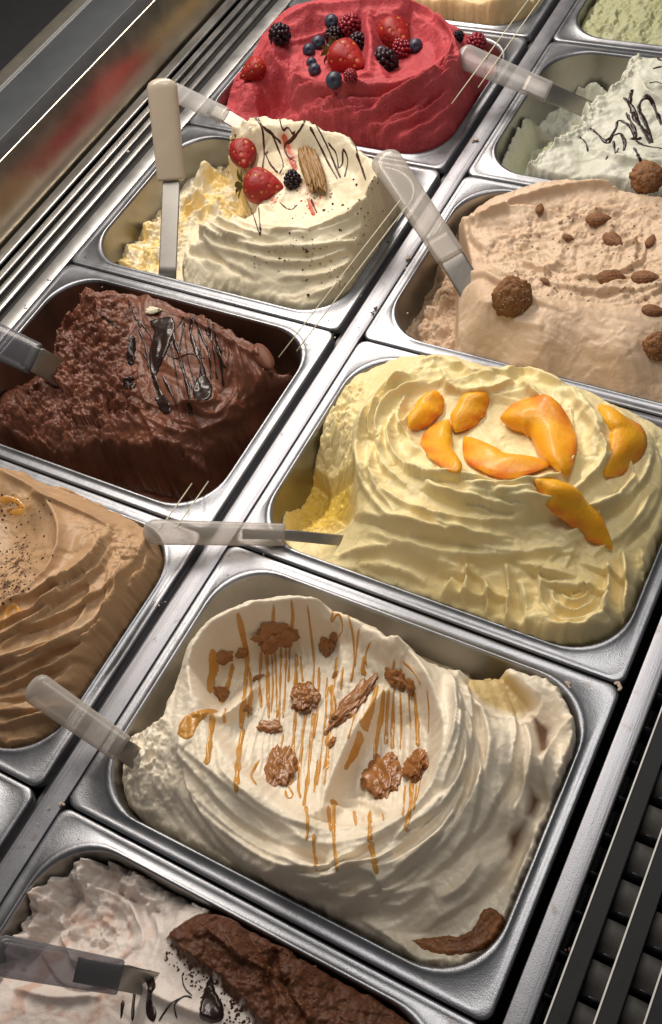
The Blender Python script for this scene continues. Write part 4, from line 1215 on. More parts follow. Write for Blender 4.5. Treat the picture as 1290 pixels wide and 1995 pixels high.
# little whorl at the front
for k, (rr, a0, a1) in enumerate(((66, 0.1, 2.9), (54, -0.4, 3.3), (37, -0.2, 3.6), (22, -0.9, 3.3), (11, -1.5, 3.0))):
    G.stroke([(1112 + 3 * k + rr * math.cos(a) * 1.1, 1172 - 5 * k + rr * math.sin(a) * (0.9 + 0.03 * k)) for a in np.linspace(a0, a1, 9)], 7 - k, 6.0, 'fold', 0.45, 0.35, 1.2)
cutm = G.region([(550, 935), (600, 905), (690, 910), (690, 1000), (660, 1030), (560, 1035)], 4)
G.Z = G.Z - 12 * cutm
lw = G.region([(520, 1040), (540, 920), (600, 820), (680, 750), (720, 740), (690, 830), (690, 920), (600, 905), (550, 940)], 10)
G.rough(4, 24, lw, 43, 5)
G.crumbly(2.6, 9, np.clip(lw + 0.9 * cutm, 0, 1), 44)
G.rough(1.0, 20, 1, 45, 4)
G.edge(7, -40, over=5 * sstep(0, 60, G.X - G.cx + 90) * sstep(0, -60, G.Y - G.cy) * sstep(150, 90, G.X - G.cx))
G.paint('deep', 0.9 * G.region([(555, 945), (600, 915), (685, 915), (690, 1000), (650, 1030), (565, 1035)], 9))
gel = m_gelato('peach_gelato', (0.86, 0.735, 0.42), (0.83, 0.675, 0.34), 0.40, 0.2, (0.004, 0.003, 0.001), 0.2, 420, (('deep', (0.74, 0.50, 0.07)),), coarse=0.12)
G.build('gelato', gel, 'yellow peach gelato heaped in ruffles with peach slices')

# ---- cocoa dusted gelato (B4)
G = Field('B', 4, over=3)
G.rbf([(100, 1650, -32), (40, 1720, -46), (200, 1670, -30), (140, 1760, -40), (200, 1825, -26), (280, 1760, -30), (290, 1840, -14), (370, 1730, -26), (340, 1815, 6), (430, 1795, 8), (540, 1850, 2), (630, 1890, -4), (420, 1880, 14), (520, 1950, 12), (350, 1900, 8), (300, 1950, 4), (200, 1960, -8), (100, 1880, -24), (40, 1970, -10), (400, 2000, 8), (450, 1765, -24), (600, 1825, -18), (720, 1920, -16), (830, 1990, -12), (720, 1980, -2), (600, 2060, 4), (900, 2100, 0), (300, 2100, 0), (100, 2100, -10), (0, 1850, -26), (-60, 2000, -12)])
lo = G.region([(0, 1740), (60, 1650), (200, 1630), (380, 1740), (330, 1810), (250, 1870), (0, 1860)], 12)
G.swirl(195, 1825, -26, 3.0, 0.10, 0.7, 0, 1.4, G.region([(90, 1800), (180, 1740), (290, 1760), (320, 1830), (240, 1880), (110, 1860)], 10), 15)
G.arcs(200, 1822, -26, 11, (14, 70), 0.75, 0, (3.0, 6.0), (6, 11), None, 16, (1.2, 2.8), (0, 6.28), 6, 1)
G.rough(3, 30, lo, 51, 4)
G.crumbly(1.8, 8, lo * sstep(0.0, 0.4, noise(G.X / 35, G.Y / 35, 6)), 52)
# slab of cocoa crust, cracked into steps
blk = G.region([(330, 1828), (388, 1786), (470, 1786), (560, 1838), (640, 1872), (760, 1950), (840, 2020), (700, 2080), (520, 2010), (440, 1915), (360, 1865)], 3)
G.Z = G.Z + 6 * blk
G.crumbly(4.0, 24, blk, 53)
G.crumbly(1.6, 7, blk, 55)
for a, h in (([(395, 1800), (440, 1840), (500, 1880), (560, 1900)], 5), ([(470, 1800), (500, 1850), (560, 1930), (590, 1990)], -6), ([(540, 1850), (520, 1900), (540, 1960)], -6), ([(600, 1880), (570, 1930), (610, 1990)], 6)):
    G.stroke(a, 7, h, 'fold', 0.4, 0.3, 2)
G.stroke([(250, 1885), (300, 1935), (360, 1965), (430, 1990)], 9, 6, 'fold', 0.4, 0.4)
G.stroke([(30, 1925), (110, 1945), (200, 1940)], 8, 5, 'fold', 0.4, 0.4)
G.rough(0.8, 14, 1, 54, 4)
G.residue(np.maximum(sstep(150, 60, G.X), sstep(-1130, -1090, G.Y)) * sstep(290, 210, G.X), -8, 0.9, 87, 16, 24)
G.edge(4, -60, keep=0.3)
nz = fbm(G.X / 5, G.Y / 5, 4, 61)
dust = G.region([(325, 1828), (390, 1780), (470, 1780), (560, 1832), (640, 1866), (770, 1945), (860, 2010), (740, 2090), (530, 2040), (480, 1970), (420, 1910), (350, 1868)], 8)
G.paint('cocoa', sstep(0.35, 0.6, dust + 0.28 * nz))
G.paint('grey', 0.75 * sstep(0.0, 0.45, fbm(G.X / 16, G.Y / 16, 4, 9) + 0.12) * G.region([(-20, 1790), (40, 1640), (220, 1610), (440, 1750), (350, 1790), (300, 1740), (190, 1700), (110, 1745), (60, 1800)], 14))
G.paint('pink', 0.7 * sstep(0.1, 0.5, fbm(G.X / 20, G.Y / 20, 3, 29)) * G.region([(0, 1840), (120, 1780), (280, 1750), (300, 1850), (240, 1990), (0, 2000)], 14))
gel = m_gelato('cocoa_cream_gelato', (0.72, 0.65, 0.60), (0.62, 0.53, 0.48), 0.5, 0.3, (0.006, 0.004, 0.003), 0.35, 360, (('pink', (0.55, 0.34, 0.26)), ('grey', (0.20, 0.165, 0.155)), ('cocoa', (0.095, 0.034, 0.015))), coarse=0.2, spec=0.3)
G.build('gelato', gel, 'pale gelato dusted with cocoa at the bottom edge')

# ------------------------------------------------------------------ toppings
from mathutils import noise as mn


def hitl(F, px, py, lift):
    """centre point for a thing seen at pixel (px, py) that rides `lift` mm above the surface"""
    Z0 = F.Z
    F.Z = Z0 + lift
    q = F.hit([(px, py)])[0]
    F.Z = Z0
    return q


def pose(o, q, nrm, spin=0.0, scale=1.0):
    n = Vector(nrm).normalized()
    o.rotation_mode = 'QUATERNION'
    o.rotation_quaternion = Vector((0, 0, 1)).rotation_difference(n) @ Quaternion((0, 0, 1), math.radians(spin))
    o.location = Vector(q) / 1000
    o.scale = (scale, scale, scale) if not isinstance(scale, tuple) else scale
    return o


TOCAM = Vector((-FWD[0], -FWD[1], -FWD[2]))
_SEEDCOL = None


def m_strawberry():
    s = NT('strawberry_skin')
    v = s.n('ShaderNodeTexVoronoi', i_Scale=190.0, i_Randomness=0.35)
    s.l(s.coord(), v.inputs['Vector'])
    dot = s.ramp(v.outputs['Distance'], 0.16, 0.26, (1, 1, 1), (0, 0, 0))
    base = s.mix(s.ramp(s.tex(50, 3), 0.35, 0.7), (0.36, 0.02, 0.016), (0.24, 0.010, 0.010))
    s.l(s.mix(dot, base, (0.50, 0.24, 0.05)), s.b.inputs['Base Color'])
    s.set(Roughness=0.48, Subsurface_Weight=0.15, Subsurface_Radius=(0.004, 0.001, 0.001))
    s.b.inputs['Specular IOR Level'].default_value = 0.35
    pit = s.ramp(v.outputs['Distance'], 0.1, 0.5)
    s.l(s.bump(pit, 0.6, 0.0015), s.b.inputs['Normal'])
    return s.m


STRAW = m_strawberry()
STRAWF = m_plain('strawberry_flesh', (0.55, 0.12, 0.08), 0.3, (0.45, 0.04, 0.03), 90, sss=0.2)
LEAF = m_plain('berry_leaf', (0.13, 0.16, 0.03), 0.5, (0.22, 0.22, 0.08), 120, bump=0.2)
BLACKB = m_plain('blackberry_skin', (0.010, 0.006, 0.010), 0.36, (0.030, 0.007, 0.013), 150, spec=0.35)
RASP = m_plain('raspberry_skin', (0.26, 0.012, 0.025), 0.35, (0.16, 0.006, 0.02), 150, sss=0.2)
BLUEB = m_plain('blueberry_skin', (0.018, 0.022, 0.045), 0.42, (0.05, 0.055, 0.085), 130, bump=0.05)


def ico(sub, r=1.0):
    bm = bmesh.new()
    bmesh.ops.create_icosphere(bm, subdivisions=sub, radius=r)
    return bm


def bm_mesh(name, bm):
    me = bpy.data.meshes.new(name)
    bm.to_mesh(me)
    bm.free()
    return me


def drupe_mesh(name, r, elong, n, dr, seed):
    rnd = random.Random(seed)
    bm = bmesh.new()
    for i in range(n):
        z = 1 - 2 * (i + 0.5) / n
        a = i * 2.39996 + rnd.uniform(-.15, .15)
        rr = math.sqrt(max(0, 1 - z * z))
        taper = 1.0 - 0.18 * max(0, z)
        c = Vector((rr * math.cos(a) * r * taper, rr * math.sin(a) * r * taper, z * r * elong))
        bmesh.ops.create_icosphere(bm, subdivisions=2, radius=dr * rnd.uniform(0.88, 1.12), matrix=Matrix.Translation(c))
    bmesh.ops.create_icosphere(bm, subdivisions=2, radius=r * 0.85)
    for v in bm.verts:
        v.co /= 1000
    return bm_mesh(name, bm)


ME_BLACK = drupe_mesh('blackberry', 8.2, 1.2, 46, 2.7, 1)
ME_RASP = drupe_mesh('raspberry', 8.0, 1.1, 60, 2.2, 2)


def blueberry_mesh():
    bm = ico(3, 7.0)
    for v in bm.verts:
        if v.co.z > 5.0:
            d = math.hypot(v.co.x, v.co.y)
            v.co.z -= 2.0 * max(0, 1 - d / 2.6) - 0.8 * math.exp(-((d - 3.2) / 0.8) ** 2)
        v.co.z *= 0.9
        v.co /= 1000
    return bm_mesh('blueberry', bm)


ME_BLUE = blueberry_mesh()


def strawberry_mesh(L=34, R=13.5):
    prof = [(0.0, 0.0), (0.03, 0.35), (0.10, 0.72), (0.22, 0.97), (0.36, 1.0), (0.55, 0.86), (0.74, 0.60), (0.88, 0.34), (0.97, 0.12), (1.0, 0.0)]
    V = []; F = []
    n = 28
    pr = crom([(a, b) for a, b in prof], 4)
    for i, (t, q) in enumerate(pr):
        for k in range(n):
            a = 2 * math.pi * k / n
            w = 1 + 0.05 * math.sin(3 * a + 1) * q
            V.append((R * q * w * math.cos(a), R * 0.92 * q * w * math.sin(a), -L * t + L * 0.4))
    for i in range(len(pr) - 1):
        for k in range(n):
            F.append((i * n + k, i * n + (k + 1) % n, (i + 1) * n + (k + 1) % n, (i + 1) * n + k))
    return mesh_pd('strawberry', V, F)


def calyx_mesh(L=34, n=7):
    V = []; F = []
    rnd = random.Random(4)
    for k in range(n):
        a = 2 * math.pi * k / n + rnd.uniform(-.2, .2)
        ln = rnd.uniform(9, 13)
        b = len(V)
        for i, (u, w) in enumerate(((0, 0.8), (0.35, 2.3), (0.7, 1.6), (1, 0.15))):
            r = 1.5 + ln * u
            z = L * 0.4 + 0.8 + 2.5 * math.sin(u * 2.4) + rnd.uniform(-.3, 1.6) * u
            for s_ in (-1, 0, 1):
                V.append((r * math.cos(a) - s_ * w * math.sin(a), r * math.sin(a) + s_ * w * math.cos(a), z + (0.5 if s_ == 0 else 0)))
        for i in range(3):
            for j in range(2):
                F.append((b + i * 3 + j, b + i * 3 + j + 1, b + i * 3 + j + 4, b + i * 3 + j + 3))
    return mesh_pd('calyx', V, F)


ME_STRAW, ME_CAL = strawberry_mesh(), calyx_mesh()


def berry(kind, F, px, py, rpx, label, group=None, spin=0, nrm=None, lift=0.45):
    me, mat, base, cat = {'blackberry': (ME_BLACK, BLACKB, 10.5, 'blackberry'), 'raspberry': (ME_RASP, RASP, 10.0, 'raspberry'), 'blueberry': (ME_BLUE, BLUEB, 7.0, 'blueberry')}[kind]
    mmpx = np.linalg.norm(at(px + 1, py, 50) - at(px, py, 50))
    sc = 1.12 * rpx * mmpx / base
    q = hitl(F, px, py, base * sc * lift)
    rnd = random.Random(px * 7 + py)
    n = nrm or (rnd.uniform(-.6, .6), rnd.uniform(-.6, .2), 1)
    o = link_mesh(kind, me, mat)
    pose(o, q, n, spin or rnd.uniform(0, 360), sc)
    return tag(o, label, cat, group)


def strawberry(F, px, py, lenpx, tip_px, label, lift=6.0, group='whole strawberries', leaf=True):
    """tip_px = pixel the tip points to"""
    q = hitl(F, px, py, lift)
    t = at(tip_px[0], tip_px[1], q[2] - 3)
    d = Vector(q - t).normalized()
    mmpx = np.linalg.norm(at(px + 1, py, 50) - at(px, py, 50))
    sc = 1.12 * lenpx * mmpx / 34
    e = empty('strawberry', (0, 0, 0), label, 'strawberry', group)
    link_mesh('fruit', ME_STRAW, STRAW, e)
    if leaf:
        link_mesh('calyx', ME_CAL, LEAF, e)
    return pose(e, q, d, px % 90, sc)


def rough_lump(name, seed, sub=4, amp=0.35, freq=1.6, squash=0.7, stretch=1.0, ridge=True):
    bm = ico(sub, 1.0)
    off = Vector((seed * 3.3, seed * 1.7, seed * 5.1))
    for v in bm.verts:
        p = v.co.copy()
        n1 = mn.fractal(p * freq + off, 0.8, 2.0, 3)
        n2 = mn.turbulence(p * freq * 2.2 + off, 4, False) - 0.6
        cl = mn.voronoi(p * freq * 1.5 + off)[0]
        f = 1 + 1.0 * amp * n1 + (amp * 0.3 * n2 if ridge else 0) + amp * 0.55 * (0.45 - cl[0])
        v.co = p * f
        v.co.x *= stretch
        v.co.z *= squash
        v.co /= 1000
    return bm_mesh(name, bm)


PINKF = FIELDS['A0']
for i, (x, y, r, lab) in enumerate((
        (545, 68, 19, 'blackberry at the left end of the pink gelato by the pan wall'), (652, 70, 17, 'blackberry between the strawberry and blueberries in left pink hollow'),
        (697, 83, 18, 'blackberry beside the middle ridge of the pink gelato'), (750, 121, 24, 'largest blackberry, in the right hollow of the pink gelato'),
        (893, 72, 11, 'blackberry tucked behind the pink gelato by the right pan wall'))):
    berry('blackberry', PINKF, x, y, r, lab, 'blackberries on the pink gelato', nrm=(0.3, -0.5, 0.8))
for x, y, r, lab in ((682, 48, 19, 'raspberry at the back of the left pink hollow'), (783, 97, 18, 'raspberry below the strawberry in the right pink hollow'), (928, 86, 20, 'raspberry behind the pink gelato near the clear spatula'), (684, 154, 12, 'small raspberry at the front lip of pink gelato'), (487, 148, 11, 'raspberry under the cut strawberry at the left of pink gelato')):
    berry('raspberry', PINKF, x, y, r, lab, 'raspberries on the pink gelato')
for x, y, r, lab in ((646, 42, 12, 'blueberry highest at the back of pink gelato'), (620, 84, 12, 'blueberry left of the blackberry in the left pink hollow'), (602, 98, 11, 'leftmost blueberry of the pair in the left pink hollow'), (607, 122, 9, 'small blueberry in front of the pair, left pink hollow'), (613, 136, 11, 'blueberry left of the strawberry in the left pink hollow'), (651, 157, 14, 'blueberry at the front lip of pink gelato'), (810, 90, 13, 'blueberry at the right edge of the right pink hollow'), (742, 103, 11, 'blueberry behind the largest blackberry'), (640, 96, 9, 'blueberry at the strawberry leaf in the left pink hollow')):
    berry('blueberry', PINKF, x, y, r, lab, 'blueberries on the pink gelato', nrm=(0.5, -0.7, 0.5))
strawberry(PINKF, 672, 112, 74, (720, 135), 'red strawberry with pale leaves in the left hollow of pink gelato', 9)
strawberry(PINKF, 768, 66, 70, (800, 96), 'red strawberry with pale leaves in the right hollow of pink gelato', 9)
strawberry(PINKF, 497, 135, 50, (470, 150), 'strawberry at the left end of the pink gelato', 6)

# white gelato
W = FIELDS['A1']
strawberry(W, 474, 300, 62, (480, 345), 'strawberry nearest the cut side of the white gelato', 8)
strawberry(W, 508, 365, 76, (575, 372), 'strawberry lying sideways in front on the white gelato, leaf to the left', 9)
berry('blackberry', W, 570, 351, 16, 'dark berry between strawberry and wafer on the white gelato')
WAFER = m_plain('nut_wafer', (0.32, 0.17, 0.045), 0.5, (0.12, 0.05, 0.012), 110, bump=0.9, bscale=220)
e = empty('nut_wafer', W.hit([(605, 335)])[0], 'golden ridged nut wafer standing in the white gelato', 'wafer')
for k, (dx, dy) in enumerate(((-14, 2), (-5, -1), (4, 0), (12, 4))):
    a = hitl(W, 598 + dx, 290 + dy, 6); b = hitl(W, 622 + dx, 368 + dy, 8)
    me = rough_lump('nut_stick', 20 + k, 4, 0.26, 3.2, 1.0, 1.0)
    o = link_mesh('nut_stick', me, WAFER)
    d = Vector(a - b)
    o.rotation_mode = 'QUATERNION'
    o.rotation_quaternion = Vector((1, 0, 0)).rotation_difference(d.normalized())
    o.scale = (d.length / 2 * 1.12, 5.0, 5.2)
    o.parent = e
    o.location = Vector((a + b) / 2) / 1000 - e.location
DARK = m_plain('dark_chocolate', (0.022, 0.009, 0.006), 0.26, (0.015, 0.006, 0.005), 80, spec=0.4)
BROWN = m_plain('brown_drizzle', (0.075, 0.022, 0.010), 0.3, (0.05, 0.015, 0.008), 80, coat=0.2)
for i, (p, w) in enumerate((
        ([(492, 222), (510, 245), (535, 268), (548, 280)], 1.0), ([(500, 228), (512, 255), (515, 300), (510, 345)], 1.1), ([(517, 300), (528, 322), (542, 338)], .8),
        ([(545, 232), (552, 256), (562, 250), (570, 262), (576, 258)], .8), ([(600, 230), (585, 255), (568, 275), (555, 285), (562, 305), (578, 318)], 1.1),
        ([(604, 248), (622, 282), (640, 318), (658, 350)], 1.0), ([(612, 238), (630, 270), (648, 310), (664, 348)], .9), ([(692, 275), (698, 305), (713, 352), (706, 330), (694, 300)], .8),
        ([(660, 330), (668, 318), (668, 292), (678, 312), (672, 345)], .8), ([(478, 390), (492, 415), (508, 462), (506, 430), (504, 400)], .8), ([(606, 388), (612, 402), (618, 416)], 1.0),
        ([(545, 395), (565, 410), (580, 400)], .7), ([(526, 255), (540, 285), (552, 320), (545, 340)], .8), ([(640, 280), (655, 300), (660, 330)], .7))):
    W.drizzle(p, w * 1.15, BROWN, seed=i)
RED = m_plain('red_sauce', (0.46, 0.075, 0.035), 0.4, (0.52, 0.16, 0.08), 90, sss=0.2)
W.pool([(546, 262), (558, 262), (572, 300), (582, 330), (570, 332), (556, 300)], RED, 'red_sauce', 0.35, 2.0)
W.pool([(596, 388), (606, 390), (616, 418), (606, 420)], RED, 'red_sauce', 0.3, 1.5)
CRB = m_plain('cocoa_crumb', (0.07, 0.02, 0.012), 0.5)
W.crumbs(spread([(560, 400), (660, 400), (740, 330), (760, 380), (720, 520), (640, 560), (480, 520), (470, 480), (560, 470)], 110, 3), CRB, (0.5, 1.4), 'cocoa_crumbs', 1)
W.crumbs(spread([(640, 500), (690, 520), (680, 570), (620, 560)], 25, 5), m_plain('pink_crumb', (0.45, 0.25, 0.17), 0.5), (0.7, 1.8), 'nut_crumbs', 2)
W.crumbs(spread([(430, 330), (480, 270), (560, 320), (650, 370), (640, 410), (540, 410), (480, 390)], 90, 51), m_plain('biscuit_bits', (0.42, 0.22, 0.09), 0.6, (0.20, 0.07, 0.03), 300), (0.7, 2.0), 'biscuit_crumbs', 12)
W.crumbs(spread([(440, 330), (500, 330), (560, 360), (640, 380), (620, 415), (520, 400)], 30, 53), RED, (0.8, 2.2), 'fruit_bits', 13)
W.crumbs([(565, 455), (632, 410), (648, 398), (602, 575), (545, 505), (600, 500), (668, 400), (690, 350), (695, 360)], CRB, (1.6, 2.6), 'cocoa_crumbs', 3)

# chocolate drizzle on the dark chocolate
K = FIELDS['A2']
for i, (p, w) in enumerate((
        ([(310, 620), (312, 660), (300, 710), (305, 750), (325, 805)], 3.0), ([(295, 625), (315, 650), (330, 640)], 3.0), ([(335, 625), (338, 660), (352, 700), (362, 740), (368, 770), (372, 810)], 1.8), ([(375, 615), (372, 650), (385, 690), (395, 720), (400, 770)], 2.4),
        ([(415, 630), (422, 665), (430, 700), (436, 755)], 2.0), ([(258, 655), (250, 690), (255, 710)], 2.6), ([(380, 620), (395, 660), (408, 690), (412, 740)], 1.5), ([(345, 640), (360, 620), (350, 700), (375, 760)], 1.2), ([(318, 735), (330, 760), (345, 790)], 1.5),
        ([(400, 640), (425, 690), (440, 720)], 1.1), ([(270, 640), (285, 680), (290, 720)], 1.3), ([(180, 600), (210, 625), (230, 640)], 1.3), ([(250, 585), (258, 610), (275, 640)], 1.2), ([(385, 640), (392, 700), (388, 740)], .8), ([(360, 650), (368, 710), (384, 760)], .8), ([(330, 660), (342, 720), (350, 770)], .9), ([(405, 625), (416, 680), (424, 740)], 1.2), ([(325, 690), (345, 700), (370, 690), (400, 700)], .7), ([(280, 690), (300, 730), (310, 790)], 1.0), ([(265, 620), (290, 650), (310, 700)], .9))):
    K.drizzle(p, w, DARK, seed=i, h=0.9)
for p in ([(290, 625), (335, 618), (340, 650), (320, 700), (298, 740), (290, 690), (300, 650)], [(382, 740), (400, 730), (415, 760), (405, 785), (385, 785), (375, 765)], [(240, 735), (262, 735), (262, 758), (242, 760)], [(300, 775), (322, 770), (335, 800), (318, 808)], [(250, 660), (265, 660), (262, 710), (248, 705)]):
    K.pool(p, DARK, 'chocolate_pool', 1.6, 2.0, flat=True)
o = link_mesh('white_chip', rough_lump('white_chip', 3, 3, 0.4, 1.3, 0.6), m_plain('white_chip', (0.72, 0.66, 0.48), 0.4, sss=0.2))
pose(o, hitl(K, 299, 606, 2.5), (0, 0, 1), 20, (9, 5, 6))
tag(o, 'small white chip on the dark chocolate gelato', 'chip')

o = link_mesh('smooth_lump', rough_lump('smooth_lump', 8, 4, 0.06, 1.0, 1.0), m_plain('smooth_chocolate', (0.15, 0.055, 0.03), 0.55, spec=0.25), K.obj)
q = K.hit([(514, 698)])[0]
pose(o, (q[0] - K.cx, q[1] - K.cy, q[2] + 2), (0, 0, 1), -35, (20, 8.5, 7))
# mint squiggles
T = FIELDS['B0']
for i, (p, w) in enumerate((
        ([(1150, 250), (1165, 262), (1180, 275), (1200, 252), (1205, 235), (1230, 250), (1240, 275), (1260, 285), (1290, 290)], 1.6), ([(1170, 268), (1185, 280), (1195, 265), (1210, 262), (1218, 280), (1215, 295)], 1.6),
        ([(1215, 190), (1235, 215), (1250, 250), (1270, 280), (1262, 250), (1245, 210), (1260, 190), (1275, 210), (1290, 245)], 2.0), ([(1232, 175), (1228, 200), (1240, 235), (1265, 265)], 2.6), ([(1128, 265), (1142, 280), (1146, 298)], 1.2),
        ([(1265, 162), (1280, 160), (1290, 164)], 1.2), ([(1272, 135), (1290, 130)], 1.1), ([(1235, 288), (1242, 300), (1250, 320)], 1.6), ([(1185, 305), (1180, 312)], .9), ([(1195, 275), (1200, 300), (1205, 288)], 1.2), ([(1268, 100), (1280, 112), (1290, 120)], 1.2), ([(1220, 220), (1240, 262), (1230, 272), (1250, 270)], 1.8))):
    T.drizzle(p, w, DARK, seed=i, h=0.8)

# almond gelato toppings
AL = FIELDS['B1']
ALM = m_plain('almond_skin', (0.29, 0.125, 0.045), 0.6, (0.15, 0.055, 0.02), 220, bump=1.0, bscale=420)


def almond_mesh():
    bm = ico(4, 1.0)
    for v in bm.verts:
        x, y, z = v.co
        w = (1 - 0.35 * (x + 1) / 2 - 0.25 * max(0, x) ** 2) * 1.15
        a = math.atan2(z, y)
        g = 1 + 0.05 * math.sin(a * 13 + 2 * x) + 0.03 * math.sin(a * 29 + 5 * x)
        v.co = Vector((11.0 * x, 6.2 * y * w * g, 4.2 * z * w * g)) / 1000
    return bm_mesh('almond', bm)


ME_ALM = almond_mesh()
for x, y, L, ang, lab in ((1166, 428, 52, 5, 'almond highest on the beige gelato, lying level'), (1195, 470, 54, -28, 'almond below the highest one, pointing down to the right'), (1052, 407, 30, 75, 'almond half sunk near the back edge of the beige gelato'), (1108, 464, 26, 0, 'small almond piece left of the two upper almonds'), (1192, 541, 60, 8, 'left almond of the front pair on beige gelato'), (1257, 541, 58, -8, 'right almond of the front pair on beige gelato'), (1275, 606, 52, 2, 'almond at the right edge below the front pair'), (1268, 470, 34, 60, 'almond at the right edge level with the upper almonds'), (1062, 549, 26, -35, 'almond sliver right of the big biscuit')):
    mmpx = np.linalg.norm(at(x + 1, y, 30) - at(x, y, 30))
    sc = L * mmpx / 22
    q = hitl(AL, x, y, 1.0 * sc)
    a2 = at(x + 20 * math.cos(math.radians(ang)), y - 20 * math.sin(math.radians(ang)), q[2])
    d = Vector(a2 - q).normalized()
    o = link_mesh('almond', ME_ALM, ALM)
    n = AL.normal(q[0], q[1], 8)
    d = (d - d.dot(n) * n).normalized()
    yv = n.cross(d)
    o.matrix_world = Matrix(((d[0] * sc, yv[0] * sc, n[0] * sc, q[0] / 1000), (d[1] * sc, yv[1] * sc, n[1] * sc, q[1] / 1000), (d[2] * sc, yv[2] * sc, n[2] * sc, q[2] / 1000), (0, 0, 0, 1)))
    tag(o, lab, 'almond', 'almonds on the beige gelato')
BISC = m_plain('biscuit', (0.26, 0.11, 0.035), 0.7, (0.12, 0.045, 0.015), 130, bump=1.0, bscale=420)
SUGAR = m_plain('sugar_dust', (0.55, 0.45, 0.36), 0.6)


def biscuit(F, x, y, rpx, nrm, squash, seed, label, lift=0.3, z=None):
    me = rough_lump('biscuit', seed, 5, 0.13, 2.4, 1.0)
    mmpx = np.linalg.norm(at(x + 1, y, 30) - at(x, y, 30))
    r = rpx * mmpx
    o = link_mesh('biscuit', me, BISC)
    pose(o, at(x, y, z) if z is not None else hitl(F, x, y, r * lift), nrm, 30 * seed, (r, r, r * squash))
    tag(o, label, 'biscuit', 'round biscuits on the beige gelato')
    rnd = random.Random(seed)
    V = []; Fc = []
    for k in range(60):
        a, b = rnd.uniform(0, 6.28), math.sqrt(rnd.random()) * 0.8
        c = Vector((b * math.cos(a), b * math.sin(a), math.sqrt(max(0.05, 1 - b * b)) * 1.04))
        s_ = rnd.uniform(0.02, 0.045)
        i0 = len(V)
        V += [(c[0] + s_, c[1], c[2]), (c[0] - s_, c[1] + s_, c[2]), (c[0], c[1] - s_, c[2]), (c[0], c[1], c[2] + s_)]
        Fc += [(i0, i0 + 1, i0 + 3), (i0 + 1, i0 + 2, i0 + 3), (i0 + 2, i0, i0 + 3)]
    su = link_mesh('sugar_grains', mesh_pd('sugar_grains', V, Fc), SUGAR, o, smooth=False)
    su['kind'] = 'stuff'
    return o


biscuit(AL, 998, 580, 40, (0.55, -0.65, 0.5), 0.62, 2, 'brown sugared biscuit standing in the beige gelato beside the spatula', 0.35)
biscuit(AL, 1260, 346, 34, (0.1, -0.4, 0.9), 0.75, 3, 'round brown biscuit at the back right edge of the beige gelato', 0.6, 40)
biscuit(AL, 1284, 676, 32, (0.4, -0.8, 0.4), 0.7, 5, 'brown biscuit cut off by the right edge of the picture', 0.2)
AL.crumbs(spread([(960, 480), (1080, 400), (1290, 400), (1290, 600), (1050, 580)], 130, 8), m_plain('nut_crumb', (0.50, 0.33, 0.18), 0.6, (0.28, 0.14, 0.06), 300), (0.6, 2.2), 'nut_crumbs', 4)
AL.crumbs(spread([(930, 520), (980, 440), (1080, 390), (1290, 380), (1290, 600), (1000, 580)], 90, 18), CRB, (0.4, 1.0), 'dark_crumbs', 5)

# peach slices
s = NT('peach_flesh')
s.l(s.mix(s.attr('core'), s.mix(s.ramp(s.tex(45, 3), 0.35, 0.7), (0.90, 0.47, 0.025), (0.88, 0.36, 0.012)), (0.74, 0.17, 0.02)), s.b.inputs['Base Color'])
s.set(Roughness=0.36, Subsurface_Weight=0.35, Subsurface_Radius=(0.006, 0.003, 0.001), Subsurface_Scale=1.0, Coat_Weight=0.2, Coat_Roughness=0.2)
s.b.inputs['Specular IOR Level'].default_value = 0.3
s.l(s.bump(s.tex(260, 4, 0.7), 0.55, 0.0016), s.b.inputs['Normal'])
PEACHM = s.m
PF = FIELDS['B2']


def peach(pts, w, h, inner, label, lift=5):
    """a wedge of peach swept along three pixels; inner = +1 / -1 side that faced the stone"""
    P = np.array([hitl(PF, x, y, lift) for x, y in crom(pts, 10)])
    for _ in range(6):
        P[1:-1] = (P[:-2] + 2 * P[1:-1] + P[2:]) / 4
    n = len(P)
    PROF = [(-1.0, -0.5, 0), (-0.97, 0.1, 0), (-0.85, 0.52, 0), (-0.6, 0.82, 0), (-0.3, 0.95, 0), (0.0, 0.86, 0), (0.35, 0.60, 0.15), (0.7, 0.28, 0.7), (0.95, 0.02, 1.0), (1.0, -0.25, 0.9), (0.5, -0.6, 0.4), (-0.3, -0.8, 0)]
    m = len(PROF)
    c0 = P.mean(0)
    V = []; F = []; core = []
    for i in range(n):
        t = P[min(i + 1, n - 1)] - P[max(i - 1, 0)]
        t = t / np.linalg.norm(t)
        nr = np.array(PF.normal(P[i, 0], P[i, 1], 14))
        nr = nr - nr.dot(t) * t; nr /= np.linalg.norm(nr)
        sd = np.cross(t, nr) * inner
        u = i / (n - 1)
        k = max(0.04, 1 - abs(2 * u - 1) ** 2.6) ** 0.8
        wob = 1 + 0.05 * math.sin(i * 0.9 + w)
        for cx, cz, co in PROF:
            V.append(P[i] + sd * w * k * cx * wob + nr * h * (k ** 0.8) * (cz + 0.10 * math.sin(i * 0.55 + 3 * cx)) - c0)
            core.append(co * (0.55 + 0.45 * math.sin(i * 1.3 + 5 * cx)))
    for i in range(n - 1):
        for j in range(m):
            F.append((i * m + j, i * m + (j + 1) % m, (i + 1) * m + (j + 1) % m, (i + 1) * m + j))
    F.append(tuple(range(m - 1, -1, -1))); F.append(tuple(range((n - 1) * m, n * m)))
    me = mesh_pd('peach_slice', V, F)
    a = me.attributes.new('core', 'FLOAT', 'POINT')
    a.data.foreach_set('value', np.array(core, np.float32))
    o = link_mesh('peach_slice', me, PEACHM, None, c0)
    return tag(o, label, 'peach slice', 'peach slices on the yellow gelato')


